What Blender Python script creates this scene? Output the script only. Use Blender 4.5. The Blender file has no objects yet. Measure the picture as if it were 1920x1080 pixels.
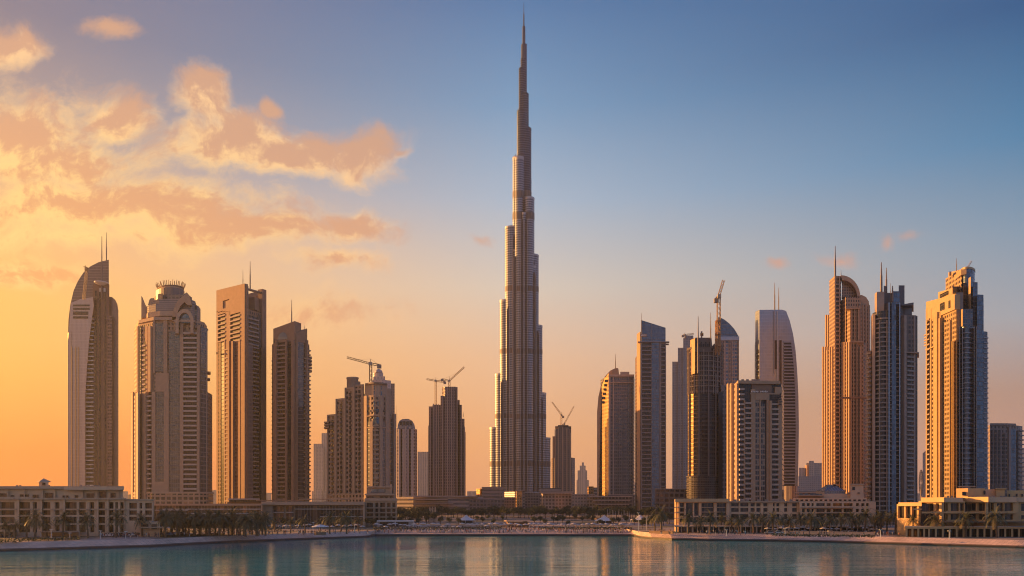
import bpy, bmesh, math, random
from mathutils import Vector, noise as mnoise
R = math.radians
random.seed(7)
F = 1493.333            # focal length in photo pixels (28 mm on 36 mm, 1920 wide)
EYE = 15.0; HZ = 945.0  # eye height above the water, horizon row
GZ = 2.6                # level of the quays and the city ground
scn = bpy.context.scene
col = scn.collection
# ---------------------------------------------------------------- camera
cd = bpy.data.cameras.new('camera'); cam = bpy.data.objects.new('camera', cd); col.objects.link(cam)
cam.location = (0, 0, EYE); cam.rotation_euler = (R(90), 0, 0)
cd.lens = 28; cd.sensor_width = 36; cd.shift_y = (HZ-540)/1920; cd.clip_start = 1; cd.clip_end = 20000
scn.camera = cam
scn.view_settings.view_transform = 'Standard'; scn.view_settings.look = 'None'
scn.view_settings.exposure = .95; scn.view_settings.gamma = 1
cy = scn.cycles
cy.use_denoising = True; cy.denoising_prefilter = 'ACCURATE'; cy.filter_width = 1.1; cy.max_bounces = 6; cy.diffuse_bounces = 2; cy.glossy_bounces = 3; cy.volume_bounces = 1
cy.transmission_bounces = 2; cy.sample_clamp_indirect = 4; cy.caustics_reflective = False; cy.caustics_refractive = False
SUN_AZ = 68; SUN_EL = 9     # degrees to the left of the view, above the horizon

def lin(c, k=1.0):
    o = []
    for v in c[:3]:
        v = v/255.0
        o.append((v/12.92 if v <= .04045 else ((v+.055)/1.055)**2.4)*k)
    return (o[0], o[1], o[2], 1)

class NT:
    def __init__(s, nt): s.nt = nt; nt.nodes.clear()
    def n(s, t, **k):
        x = s.nt.nodes.new(t)
        for a, b in k.items(): setattr(x, a, b)
        return x
    def link(s, a, b): s.nt.links.new(a, b)
    def put(s, sock, v):
        if isinstance(v, bpy.types.NodeSocket): s.link(v, sock)
        elif v is not None: sock.default_value = v
    def m(s, op, a, b=None, c=None, clamp=False):
        x = s.n('ShaderNodeMath', operation=op); x.use_clamp = clamp
        for i, v in enumerate((a, b, c)): s.put(x.inputs[i], v)
        return x.outputs[0]
    def v(s, op, a, b=None, out=0):
        x = s.n('ShaderNodeVectorMath', operation=op)
        s.put(x.inputs[0], a); s.put(x.inputs[1], b)
        return x.outputs[out]
    def xyz(s, x, y, z=0.0):
        c = s.n('ShaderNodeCombineXYZ')
        for i, q in enumerate((x, y, z)): s.put(c.inputs[i], q)
        return c.outputs[0]
    def sep(s, a):
        c = s.n('ShaderNodeSeparateXYZ'); s.link(a, c.inputs[0]); return c.outputs
    def mix(s, f, a, b, bt='MIX'):
        x = s.n('ShaderNodeMix', data_type='RGBA', blend_type=bt)
        s.put(x.inputs[0], f); s.put(x.inputs[6], a); s.put(x.inputs[7], b)
        return x.outputs[2]
    def ramp(s, f, stops, interp='LINEAR'):
        x = s.n('ShaderNodeValToRGB'); s.put(x.inputs[0], f); e = x.color_ramp.elements
        x.color_ramp.interpolation = interp
        while len(e) > 1: e.remove(e[-1])
        e[0].position = stops[0][0]; e[0].color = stops[0][1]
        for p, c in stops[1:]:
            q = e.new(p); q.color = c
        return x.outputs[0]
    def rng(s, v, a, b, c=0.0, d=1.0, smooth=True):
        x = s.n('ShaderNodeMapRange', interpolation_type='SMOOTHSTEP' if smooth else 'LINEAR')
        s.put(x.inputs[0], v); s.put(x.inputs[1], a); s.put(x.inputs[2], b); s.put(x.inputs[3], c); s.put(x.inputs[4], d)
        return x.outputs[0]
    def noise(s, vec, scale, detail=2, rough=.5, dist=0, out=0):
        x = s.n('ShaderNodeTexNoise'); s.put(x.inputs['Vector'], vec); x.inputs['Scale'].default_value = scale
        x.inputs['Detail'].default_value = detail; x.inputs['Roughness'].default_value = rough
        x.inputs['Distortion'].default_value = dist
        return x.outputs[out]

# ---------------------------------------------------------------- world: low sun sky with clouds
w = bpy.data.worlds.new('World'); scn.world = w; w.use_nodes = True
N = NT(w.node_tree)
tc = N.n('ShaderNodeTexCoord')
d = N.v('NORMALIZE', tc.outputs['Generated'])
x, y, z = N.sep(d)
hyp = N.m('MAXIMUM', N.m('SQRT', N.m('ADD', N.m('MULTIPLY', x, x), N.m('MULTIPLY', y, y))), .02)
t = N.m('MAXIMUM', N.m('DIVIDE', z, hyp), 0)
sx, sy = -math.sin(R(SUN_AZ)), math.cos(R(SUN_AZ))
c = N.m('DIVIDE', N.m('ADD', N.m('MULTIPLY', x, sx), N.m('MULTIPLY', y, sy)), hyp)
def sky_ramp(st): return N.ramp(N.m('MULTIPLY', t, .9), [(a*.9, lin(b, k)) for a, b, k in st])
rS = sky_ramp([(0, (255,160,60), 1.7), (.12, (255,176,76), 1.9), (.3, (255,200,130), 1.3), (.5, (190,165,160), 1), (1, (80,110,160), 1)])
rL = sky_ramp([(0, (234,108,20), 1), (.06, (237,120,16), 1), (.14, (240,164,58), 1), (.22, (250,185,92), 1), (.31, (233,178,124), 1), (.40, (158,148,150), 1), (.53, (98,112,142), 1), (1, (55,90,150), 1)])
rC = sky_ramp([(0, (238,166,118), 1), (.08, (247,179,124), 1), (.18, (242,196,158), 1), (.27, (220,208,194), 1), (.38, (168,190,212), 1), (.5, (110,158,198), 1), (.63, (64,122,174), 1), (1, (36,86,152), 1)])
rR = sky_ramp([(0, (198,142,122), 1), (.05, (205,155,135), 1), (.12, (188,152,136), 1), (.2, (166,174,184), 1), (.29, (130,160,184), 1), (.39, (66,134,178), 1), (.53, (0,88,142), 1), (1, (8,60,120), 1)])
rB = sky_ramp([(0, (128,128,150), 1.15), (.1, (140,146,172), 1.15), (.25, (122,142,178), 1.15), (.45, (80,118,168), 1.1), (1, (24,70,136), 1.1)])
base = N.mix(N.rng(c, -.52, -.2), rB, rR)
base = N.mix(N.rng(c, -.186, .375, smooth=False), base, rC)
base = N.mix(N.rng(c, .375, .82, smooth=False), base, rL)
base = N.mix(N.rng(c, .82, .99), base, rS)
sky = N.n('ShaderNodeTexSky', sky_type='NISHITA'); sky.sun_disc = False
sky.sun_elevation = R(SUN_EL); sky.sun_rotation = R(-SUN_AZ); sky.dust_density = 4; sky.air_density = 1.5
skyc = N.v('SCALE', sky.outputs[0]); skyc.node.inputs['Scale'].default_value = .09
base = N.mix(.08, base, skyc)
# clouds, placed by direction (tangent plane towards +Y)
yy = N.m('MAXIMUM', y, .05)
P = N.xyz(N.m('DIVIDE', x, yy), N.m('DIVIDE', z, yy))
n1 = N.noise(P, 4.5, 3, .5, out=1); n2 = N.noise(P, 20.0, 3, .5, out=1)
def off(nz, k):
    q = N.v('SUBTRACT', nz, (.5, .5, .5)); q2 = N.v('MULTIPLY', q, (k, k*.75, 0)); return q2
Pd = N.v('ADD', N.v('ADD', P, off(n1, .14)), off(n2, .03))
CL = [  # px, py, rx, ry, weight
 (60,235,150,90,1.0),(222,215,62,48,1.15),(375,180,62,62,1.15),(445,225,90,38,1.0),(420,265,140,50,1.0),(560,280,160,50,1.15),(670,290,75,52,1.1),
 (110,300,190,50,1.0),(240,395,300,60,1.1),(440,440,230,38,1.0),(640,430,75,32,1.0),(610,500,95,24,.7),
 (30,75,55,32,.85),(190,30,48,20,.8),(30,525,130,24,.9),(600,600,110,32,.45),(150,460,260,30,.55),
 (1695,461,30,15,.48),(1740,458,20,10,.42),(1578,478,38,13,.4),(1440,495,18,9,.34),(905,441,20,8,.3),(515,190,34,18,.9),(735,290,26,14,.6)]
def field(PP):
    acc = None
    for px, py, rx, ry, wt in CL:
        q = N.v('SUBTRACT', PP, ((px-960)/F, (HZ-py)/F, 0))
        q = N.v('MULTIPLY', q, (F/rx, F/ry, 0))
        l = N.v('LENGTH', q, out=1)
        e = N.m('MULTIPLY_ADD', l, -wt*.9, wt)
        acc = e if acc is None else N.m('SMOOTH_MAX', acc, e, .25)
    return acc
f0 = field(Pd); f1 = field(N.v('ADD', Pd, (.010, .035, 0)))
n3 = N.noise(Pd, 11.0, 9, .7)
n4 = N.noise(N.v('ADD', Pd, (.010, .022, 0)), 11.0, 9, .7)
n5 = N.noise(Pd, 42.0, 6, .65)
dens = N.m('ADD', N.m('ADD', f0, N.m('MULTIPLY', N.m('SUBTRACT', n3, .5), 1.7)), N.m('MULTIPLY', N.m('SUBTRACT', n5, .5), .75))
cov = N.m('MULTIPLY', N.rng(dens, -.24, .62), .95)
# lit from low and left: light where the cloud thickens away from the sun, and where it is thin
lit = N.m('ADD', N.m('MULTIPLY', N.m('SUBTRACT', f1, f0), .8), N.m('MULTIPLY', N.m('SUBTRACT', n4, n3), 5.6))
lit = N.m('ADD', lit, N.m('MULTIPLY', N.m('SUBTRACT', .42, dens), .55))
lf = N.rng(N.m('ADD', lit, N.m('MULTIPLY', N.m('SUBTRACT', n5, .5), -.45)), -.7, .44)
warm = N.mix(N.rng(c, .2, .85), lin((240,186,160)), lin((255,214,136)))
warm = N.mix(N.rng(t, .3, .55), warm, lin((255,208,158)))
dull = N.mix(N.rng(c, .2, .85), lin((208,166,152)), lin((228,160,100)))
dull = N.mix(N.rng(t, .2, .5), dull, lin((204,160,134)))
cc = N.mix(lf, dull, warm)
base = N.mix(cov, base, cc)
bg = N.n('ShaderNodeBackground'); N.link(base, bg.inputs[0]); bg.inputs[1].default_value = .535
wo = N.n('ShaderNodeOutputWorld'); N.link(bg.outputs[0], wo.inputs[0])
# ---------------------------------------------------------------- sun
sl = bpy.data.lights.new('sun', 'SUN'); sl.energy = 5; sl.angle = R(.6); sl.color = (1, .455, .12)
so = bpy.data.objects.new('sun', sl); col.objects.link(so)
sv = Vector((sx*math.cos(R(SUN_EL)), sy*math.cos(R(SUN_EL)), math.sin(R(SUN_EL))))
so.rotation_euler = sv.to_track_quat('Z', 'Y').to_euler(); so.location = (-300, 300, 900)

# ================================================================ materials
MATS = {}
def mat(name, rgb, rough=.8, metal=0, var=.12, scale=.3, spec=.5, bump=0):
    if name in MATS: return MATS[name]
    m = bpy.data.materials.new(name); m.use_nodes = True; N = NT(m.node_tree)
    b = N.n('ShaderNodeBsdfPrincipled'); o = N.n('ShaderNodeOutputMaterial'); N.link(b.outputs[0], o.inputs[0])
    tc = N.n('ShaderNodeTexCoord')
    nz = N.noise(tc.outputs['Object'], scale, 4, .6)
    f = N.rng(nz, .25, .75, 1-var, 1+var, smooth=False)
    cc = N.v('SCALE', (rgb[0], rgb[1], rgb[2])); N.link(f, cc.node.inputs['Scale'])
    N.link(cc, b.inputs['Base Color'])
    b.inputs['Roughness'].default_value = rough; b.inputs['Metallic'].default_value = metal
    b.inputs['Specular IOR Level'].default_value = spec
    if bump:
        bp = N.n('ShaderNodeBump'); bp.inputs['Strength'].default_value = bump; N.link(nz, bp.inputs['Height']); N.link(bp.outputs[0], b.inputs['Normal'])
    MATS[name] = m; return m

def fac(name, wall, glass, fh=3.6, bw=3.0, wf=.6, hf=.6, gr=.12, gm=.35, wr=.75, wm=0, jit=.5, curtain=.12, band=0, mull=.0):
    """window grid from UVs in metres: u along the wall, v the height"""
    if name in MATS: return MATS[name]
    m = bpy.data.materials.new(name); m.use_nodes = True; N = NT(m.node_tree)
    b = N.n('ShaderNodeBsdfPrincipled'); o = N.n('ShaderNodeOutputMaterial'); N.link(b.outputs[0], o.inputs[0])
    tc = N.n('ShaderNodeTexCoord'); u, v, _ = N.sep(tc.outputs['UV'])
    su = N.m('DIVIDE', u, bw); sv_ = N.m('DIVIDE', v, fh)
    fu = N.m('FRACT', su); fv = N.m('FRACT', sv_)
    iu = N.m('FLOOR', su); iv = N.m('FLOOR', sv_)
    mu = N.m('LESS_THAN', N.m('ABSOLUTE', N.m('SUBTRACT', fu, .5)), wf/2)
    mv = N.m('LESS_THAN', N.m('ABSOLUTE', N.m('SUBTRACT', fv, .5)), hf/2)
    win = N.m('MULTIPLY', mu, mv)
    if mull:
        k = N.m('GREATER_THAN', N.m('ABSOLUTE', N.m('SUBTRACT', N.m('FRACT', N.m('DIVIDE', u, mull)), .5)), .43)
        win = N.m('MULTIPLY', win, N.m('SUBTRACT', 1, k))
    wn = N.n('ShaderNodeTexWhiteNoise', noise_dimensions='3D'); N.link(N.xyz(iu, iv, 3.3), wn.inputs['Vector'])
    rnd = wn.outputs[0]
    g = N.v('SCALE', (glass[0], glass[1], glass[2])); N.link(N.rng(rnd, 0, 1, 1-jit, 1+jit, smooth=False), g.node.inputs['Scale'])
    cur = N.m('LESS_THAN', rnd, curtain)
    g = N.mix(cur, g, (wall[0]*.6, wall[1]*.6, wall[2]*.6, 1))
    nz = N.noise(tc.outputs['Object'], .05, 5, .65)
    streak = N.noise(N.v('MULTIPLY', tc.outputs['Object'], (1, 1, .06)), .6, 3, .6)
    wv = N.m('MULTIPLY', N.rng(nz, .25, .75, .88, 1.1, smooth=False), N.rng(streak, .25, .75, .9, 1.08, smooth=False))
    wc = N.v('SCALE', (wall[0], wall[1], wall[2])); N.link(wv, wc.node.inputs['Scale'])
    if band:   # service floors show as dull bands
        k = N.m('LESS_THAN', N.m('FRACT', N.m('DIVIDE', v, band)), .05)
        wc = N.mix(k, wc, (wall[0]*.5, wall[1]*.5, wall[2]*.5, 1))
    N.link(N.mix(win, wc, g), b.inputs['Base Color'])
    N.link(N.m('MULTIPLY_ADD', win, gr-wr, wr), b.inputs['Roughness'])
    N.link(N.m('MULTIPLY_ADD', win, gm-wm, wm), b.inputs['Metallic'])
    # each pane is set a hair differently, and sits behind the wall face
    bp = N.n('ShaderNodeBump'); bp.inputs['Strength'].default_value = .25; bp.inputs['Distance'].default_value = .25
    N.link(N.m('SUBTRACT', 1, win), bp.inputs['Height']); N.link(bp.outputs[0], b.inputs['Normal'])
    MATS[name] = m; return m

# ================================================================ mesh helpers
def put(o, **k):
    for a, b in k.items():
        if b: o[a] = b
    return o
def newobj(name, me, parent=None, loc=(0,0,0)):
    o = bpy.data.objects.new(name, me); col.objects.link(o); o.location = loc
    if parent: o.parent = parent
    return o
class MB:
    """collects faces with UVs in metres; coordinates are world ones, made local on build"""
    def __init__(s): s.v = []; s.f = []; s.uv = []; s.mi = []
    def face(s, pts, uv=None, mi=0):
        b = len(s.v); s.v += [tuple(p) for p in pts]; s.f.append(tuple(range(b, b+len(pts)))); s.mi.append(mi)
        if uv is None: uv = [(p[0], p[1]) for p in pts]
        s.uv += uv
    def prism(s, pts, z0, z1, mi=0, mc=None):
        """pts: xy outline, any winding; z1 scalar or one per point"""
        a = sum(pts[i][0]*pts[(i+1)%len(pts)][1]-pts[(i+1)%len(pts)][0]*pts[i][1] for i in range(len(pts)))
        zt = list(z1) if isinstance(z1, (list, tuple)) else [z1]*len(pts)
        zb = list(z0) if isinstance(z0, (list, tuple)) else [z0]*len(pts)
        if a < 0: pts = pts[::-1]; zt = zt[::-1]; zb = zb[::-1]
        u = 0
        for i in range(len(pts)):
            j = (i+1) % len(pts); p, q = pts[i], pts[j]; L = math.dist(p, q)
            s.face([(p[0],p[1],zb[i]), (q[0],q[1],zb[j]), (q[0],q[1],zt[j]), (p[0],p[1],zt[i])],
                   [(u,zb[i]), (u+L,zb[j]), (u+L,zt[j]), (u,zt[i])], mi)
            u += L
        mc = mi if mc is None else mc
        s.face([(p[0],p[1],h) for p, h in zip(pts, zt)], None, mc)
        s.face([(p[0],p[1],h) for p, h in zip(pts, zb)][::-1], None, mc)
    def extrude_y(s, prof, y0, y1, mi=0, ms=None, tw=1.0):
        """prof: xz outline, pushed from y0 (front) to y1; tw: how much the plan splays"""
        a = sum(prof[i][0]*prof[(i+1)%len(prof)][1]-prof[(i+1)%len(prof)][0]*prof[i][1] for i in range(len(prof)))
        if a < 0: prof = prof[::-1]
        ms = mi if ms is None else ms
        s.face([(p[0], y0, p[1]) for p in prof], [(p[0], p[1]) for p in prof], mi)
        s.face([(p[0]*tw, y1, p[1]) for p in prof][::-1], [(p[0], p[1]) for p in prof][::-1], mi)
        for i in range(len(prof)):
            j = (i+1) % len(prof); p, q = prof[i], prof[j]
            s.face([(p[0]*tw,y1,p[1]), (q[0]*tw,y1,q[1]), (q[0],y0,q[1]), (p[0],y0,p[1])], [(0,p[1]), (0,q[1]), (y1-y0,q[1]), (y1-y0,p[1])], ms)
    def box(s, x0, x1, y0, y1, z0, z1, mi=0): s.prism([(x0,y0),(x1,y0),(x1,y1),(x0,y1)], z0, z1, mi)
    def tube(s, p, q, r0, r1=None, n=6, mi=0):
        p = Vector(p); q = Vector(q); r1 = r0 if r1 is None else r1
        a = (q-p).normalized(); k = Vector((0,0,1)) if abs(a.z) < .9 else Vector((1,0,0))
        e1 = a.cross(k).normalized(); e2 = a.cross(e1)
        A = [p+(e1*math.cos(t)+e2*math.sin(t))*r0 for t in [2*math.pi*i/n for i in range(n)]]
        B = [q+(e1*math.cos(t)+e2*math.sin(t))*r1 for t in [2*math.pi*i/n for i in range(n)]]
        for i in range(n):
            j = (i+1) % n; s.face([A[j], A[i], B[i], B[j]], [(0,0),(1,0),(1,1),(0,1)], mi)
        s.face(A, [(0,0)]*n, mi); s.face(B[::-1], [(0,0)]*n, mi)
    def lathe(s, cx, cy, prof, n=20, mi=0):
        for (r0, z0), (r1, z1) in zip(prof, prof[1:]):
            for i in range(n):
                a, b = 2*math.pi*i/n, 2*math.pi*(i+1)/n
                pts = [(cx+r0*math.cos(a), cy+r0*math.sin(a), z0), (cx+r0*math.cos(b), cy+r0*math.sin(b), z0),
                       (cx+r1*math.cos(b), cy+r1*math.sin(b), z1), (cx+r1*math.cos(a), cy+r1*math.sin(a), z1)]
                u0, u1 = a*max(r0, r1), b*max(r0, r1)
                if r0 < 1e-4: pts = pts[1:]; uv = [(u1,z0),(u1,z1),(u0,z1)]
                elif r1 < 1e-4: pts = pts[:3]; uv = [(u0,z0),(u1,z0),(u1,z1)]
                else: uv = [(u0,z0),(u1,z0),(u1,z1),(u0,z1)]
                s.face(pts, uv, mi)
    def build(s, name, mats, parent=None, origin=(0,0,0), smooth=False):
        me = bpy.data.meshes.new(name); O = origin
        me.from_pydata([(a-O[0], b-O[1], c-O[2]) for a, b, c in s.v], [], s.f)
        uv = me.uv_layers.new(name='uv')
        flat = [q for p in s.uv for q in p]; uv.data.foreach_set('uv', flat)
        if not isinstance(mats, (list, tuple)): mats = [mats]
        for m in mats: me.materials.append(m)
        me.polygons.foreach_set('material_index', s.mi)
        if smooth:
            bm = bmesh.new(); bm.from_mesh(me); bmesh.ops.remove_doubles(bm, verts=bm.verts, dist=.001)
            for f in bm.faces: f.smooth = True
            bm.to_mesh(me); bm.free()
        me.update()
        return newobj(name, me, parent) if parent is not None else newobj(name, me, None, O)

class B:
    """a building: Empty at its base, parts given in photo pixels at a distance D (+d metres)"""
    def __init__(s, name, D, px, label, cat='tower', group=None, gz=GZ):
        s.D = D; s.O = ((px-960)/F*D, D, gz); s.nb = 0; s.extra = []
        s.e = bpy.data.objects.new(name, None); col.objects.link(s.e); s.e.location = s.O
        put(s.e, label=label, category=cat, group=group)
    def X(s, px, d=0): return (px-960)/F*(s.D+d)
    def P(s, px, d=0): return (s.X(px, d), s.D+d)
    def Z(s, y, d=0): return EYE+(HZ-y)/F*(s.D+d)
    def _z(s, pts, y):
        if y is None: return s.O[2]
        if isinstance(y, (list, tuple)): return [s.Z(q, p[1]) for q, p in zip(y, pts)]
        return s.Z(y, min(p[1] for p in pts))
    def prism(s, name, pts, y1, m, y0=None, parent=None, **k):
        b = MB(); b.prism([s.P(*p) for p in pts], s._z(pts, y0), s._z(pts, y1), 0, 1)
        rm = m[1] if isinstance(m, (list, tuple)) else m; wm = m[0] if isinstance(m, (list, tuple)) else m
        return s.fin(b, name, [wm, rm], parent, **k)
    def fin(s, b, name, mats, parent=None, smooth=False, **k):
        o = b.build(name, mats, parent or s.e, s.O, smooth)
        put(o, **k); return o
    def box(s, name, p0, p1, y1, m, y0=None, d0=0, d1=20, parent=None, **k):
        b = MB(); b.prism([s.P(p0,d0), s.P(p1,d0), s.P(p1,d1), s.P(p0,d1)], s.O[2] if y0 is None else s.Z(y0, d0), s.Z(y1, d0)); return s.fin(b, name, m, parent, **k)
    def prof(s, name, pts, d0, d1, m, parent=None, **k):
        b = MB(); b.extrude_y([(s.X(p, d0), s.Z(y, d0) if y is not None else s.O[2]) for p, y in pts], s.D+d0, s.D+d1, 0, 1, 1+(d1-d0)/(s.D+d0))
        wm = m if isinstance(m, (list, tuple)) else [m, m]
        return s.fin(b, name, wm, parent, **k)
    def cyl(s, name, px, r, d, y1, m, y0=None, n=28, rd=None, smooth=True, parent=None, cap=None, **k):
        """round shaft, r in pixels"""
        rm = r*s.D/F if rd is None else rd
        pts = [(px+r*math.sin(a), d-rm*math.cos(a)) for a in [2*math.pi*i/n for i in range(n)]]
        b = MB(); b.prism([s.P(*p) for p in pts], s.O[2] if y0 is None else s.Z(y0, d), s.Z(y1, d), 0, 1)
        o = s.fin(b, name, [m, cap or m], parent, **k)
        return o
    def ring(s, name, px, r, d, y, th, m, y2=None, n=28, rd=None, a0=0, a1=360, wd=1.5, parent=None):
        rm = r*s.D/F if rd is None else rd; b = MB(); zt = s.Z(y, d); k = r/rm
        A = [R(a0+(a1-a0)*i/n) for i in range(n+1)]
        for a, c in zip(A, A[1:]):
            o1 = s.P(px+r*math.sin(a), d-rm*math.cos(a)); o2 = s.P(px+r*math.sin(c), d-rm*math.cos(c))
            i1 = s.P(px+(r-wd*k)*math.sin(a), d-(rm-wd)*math.cos(a)); i2 = s.P(px+(r-wd*k)*math.sin(c), d-(rm-wd)*math.cos(c))
            for q, h in ((zt, 0), (zt-th, 1)):
                f = [(o1[0],o1[1],q),(o2[0],o2[1],q),(i2[0],i2[1],q),(i1[0],i1[1],q)]
                b.face(f if not h else f[::-1])
            b.face([(o1[0],o1[1],zt-th),(o2[0],o2[1],zt-th),(o2[0],o2[1],zt),(o1[0],o1[1],zt)])
            b.face([(i1[0],i1[1],zt),(i2[0],i2[1],zt),(i2[0],i2[1],zt-th),(i1[0],i1[1],zt-th)])
        return s.fin(b, name, m, parent)
    def rings(s, name, px, r, d, y0, y1, pitch, th, m, **k):
        """stack of round slabs, one object each, sharing one mesh"""
        ys = []; y = y1
        while y < y0: ys.append(y); y += pitch
        return s.copies(s.ring(name, px, r, d, ys[0], th, m, **k), ys, d)
    def copies(s, o, ys, d=0):
        z0 = s.Z(ys[0], d); k = 0
        for y in ys[1:]:
            s.nb += 1
            if s.nb > 98: s.extra.append((o, s.Z(y, d)-z0)); continue
            c = o.copy(); col.objects.link(c); c.parent = s.e; c.location = (0, 0, s.Z(y, d)-z0)
        s.nb += 1
        return o
    def panel(s, name, a, b_, y1, m, y0=None, out=.6, back=.3, parent=None, **k):
        """slab on a face from a to b (px,d), standing `out` metres proud"""
        p, q = Vector(s.P(*a)), Vector(s.P(*b_)); n = s.nrm(p, q)
        b = MB(); pts = [p+n*out, q+n*out, q-n*back, p-n*back]
        dd = min(a[1], b_[1])
        z0 = s.O[2] if y0 is None else s.Z(y0, dd)
        z1 = [s.Z(y1[0], a[1]), s.Z(y1[1], b_[1]), s.Z(y1[1], b_[1]), s.Z(y1[0], a[1])] if isinstance(y1, (tuple, list)) else s.Z(y1, dd)
        b.prism([(v.x, v.y) for v in pts], z0, z1, 0)
        return s.fin(b, name, m, parent, **k)
    def nrm(s, p, q):
        t = (q-p).normalized(); return Vector((t.y, -t.x))
    def on(s, a, b_, px):
        """(px,d) on the face a-b at image column px"""
        P, Q = Vector(s.P(*a)), Vector(s.P(*b_)); k = (px-960)/F
        den = (Q.x-P.x)-k*(Q.y-P.y)
        t = (k*P.y-P.x)/den if abs(den) > 1e-6 else 0
        y = P.y+(Q.y-P.y)*t; return (px, y-s.D)
    def bal(s, a, b_, y0, y1, pitch, m, out=1.8, h=1.15, name='balcony', skip=()):
        p, q = Vector(s.P(*a)), Vector(s.P(*b_)); n = s.nrm(p, q); dd = min(a[1], b_[1])
        ys = []; y = y1
        while y < y0-1: ys.append(y); y += pitch
        zt = s.Z(ys[0], dd)
        b = MB(); b.prism([(v.x, v.y) for v in (p+n*out, q+n*out, q-n*.2, p-n*.2)], zt-h, zt, 0)
        return s.copies(s.fin(b, name, m), ys, dd)
    def bays(s, a, b_, y0, y1, spec, pitch, M, out=1.2):
        """spec: (px0, px1, kind[, ytop]) on the face a-b.  p pier, g glazing, w windows, b balconies over glazing"""
        yb = y0 if y0 is not None else 965
        for e in spec:
            A, C = s.on(a, b_, e[0]), s.on(a, b_, e[1]); yt = e[3] if len(e) > 3 else y1
            k = e[2]
            if k == 'p': s.panel('pier', A, C, yt, M['p'], y0, out)
            elif k == 'P': s.panel('pier', A, C, yt, M['p'], y0, out*2.2)
            elif k == 'g': s.panel('glazing', A, C, yt, M['g'], y0, out*.5)
            elif k == 'w': s.panel('window_bay', A, C, yt, M['w'], y0, out*.7)
            elif k == 'b':
                s.panel('glazing', A, C, yt, M['g'], y0, .15)
                s.bal(A, C, yb, yt+pitch*.7, pitch, M.get('s', M['p']), out*1.5)
    def mast(s, px, y0, y1, r=.5, d=0, m=None, name='antenna'):
        b = MB(); x, y = s.P(px, d); z0, z1 = s.Z(y0, d), s.Z(y1, d)
        b.tube((x, y, z0), (x, y, z0+(z1-z0)*.55), r, r*.85, 8); b.tube((x, y, z0+(z1-z0)*.55), (x, y, z1), r*.7, r*.3, 8)
        return s.fin(b, name, m or mat('mast_metal', (.35,.3,.28), .5, .5))
    def done(s):
        if s.extra:
            b = MB()
            for o, dz in s.extra:
                me = o.data; base = len(b.v)
                for p in me.polygons:
                    b.face([(me.vertices[i].co.x+s.O[0], me.vertices[i].co.y+s.O[1], me.vertices[i].co.z+dz+s.O[2]) for i in p.vertices])
            put(s.fin(b, s.extra[0][0].name.split('.')[0], [s.extra[0][0].data.materials[0]]), kind='stuff')
        return s
# ================================================================ shared materials
beige = (.52,.34,.22); sand = (.56,.39,.265); brown = (.29,.175,.115); pale = (.55,.44,.37); gold = (.55,.38,.2)
STONE = mat('beige_render', beige); STONE2 = mat('sand_render', sand); BROWN = mat('brown_render', brown); PALE = mat('pale_render', pale)
WHITE = mat('white_paint', (.75,.72,.68), .6); CONC = mat('raw_concrete', (.30,.25,.22), .85); ROOF = mat('roof_gravel', (.3,.26,.23), .9)
DGL = fac('dark_glazing', (.08,.065,.06), (.022,.022,.024), 3.4, 1.6, .86, .86, .18, .1, jit=.7, curtain=.1)
BGL = fac('blue_glazing', (.12,.13,.15), (.10,.15,.21), 3.6, 1.5, .9, .84, .1, .65, jit=.25, curtain=.02, wr=.4)
GGL = fac('grey_glazing', (.25,.22,.2), (.12,.13,.14), 3.4, 1.5, .84, .82, .12, .5, jit=.3, curtain=.04, wr=.5)
WBAY = fac('beige_windows', beige, (.05,.045,.045), 3.4, 2.6, .56, .52, jit=.6)
WSAND = fac('sand_windows', sand, (.05,.045,.045), 3.4, 2.4, .55, .55, jit=.6)
WBR = fac('brown_windows', brown, (.045,.035,.035), 3.4, 2.4, .55, .6, jit=.6)
LOUV = fac('crown_louvres', (.42,.34,.3), (.2,.17,.15), 1.6, 60, .99, .5, .5, .1)
STEEL = mat('mast_metal', (.2,.16,.15), .6, .3)
SILV = fac('silver_cladding', (.40,.45,.52), (.33,.38,.45), 3.7, 2.4, .9, .8, .3, .55, wr=.35, wm=.5, jit=.05, curtain=0)

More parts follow.
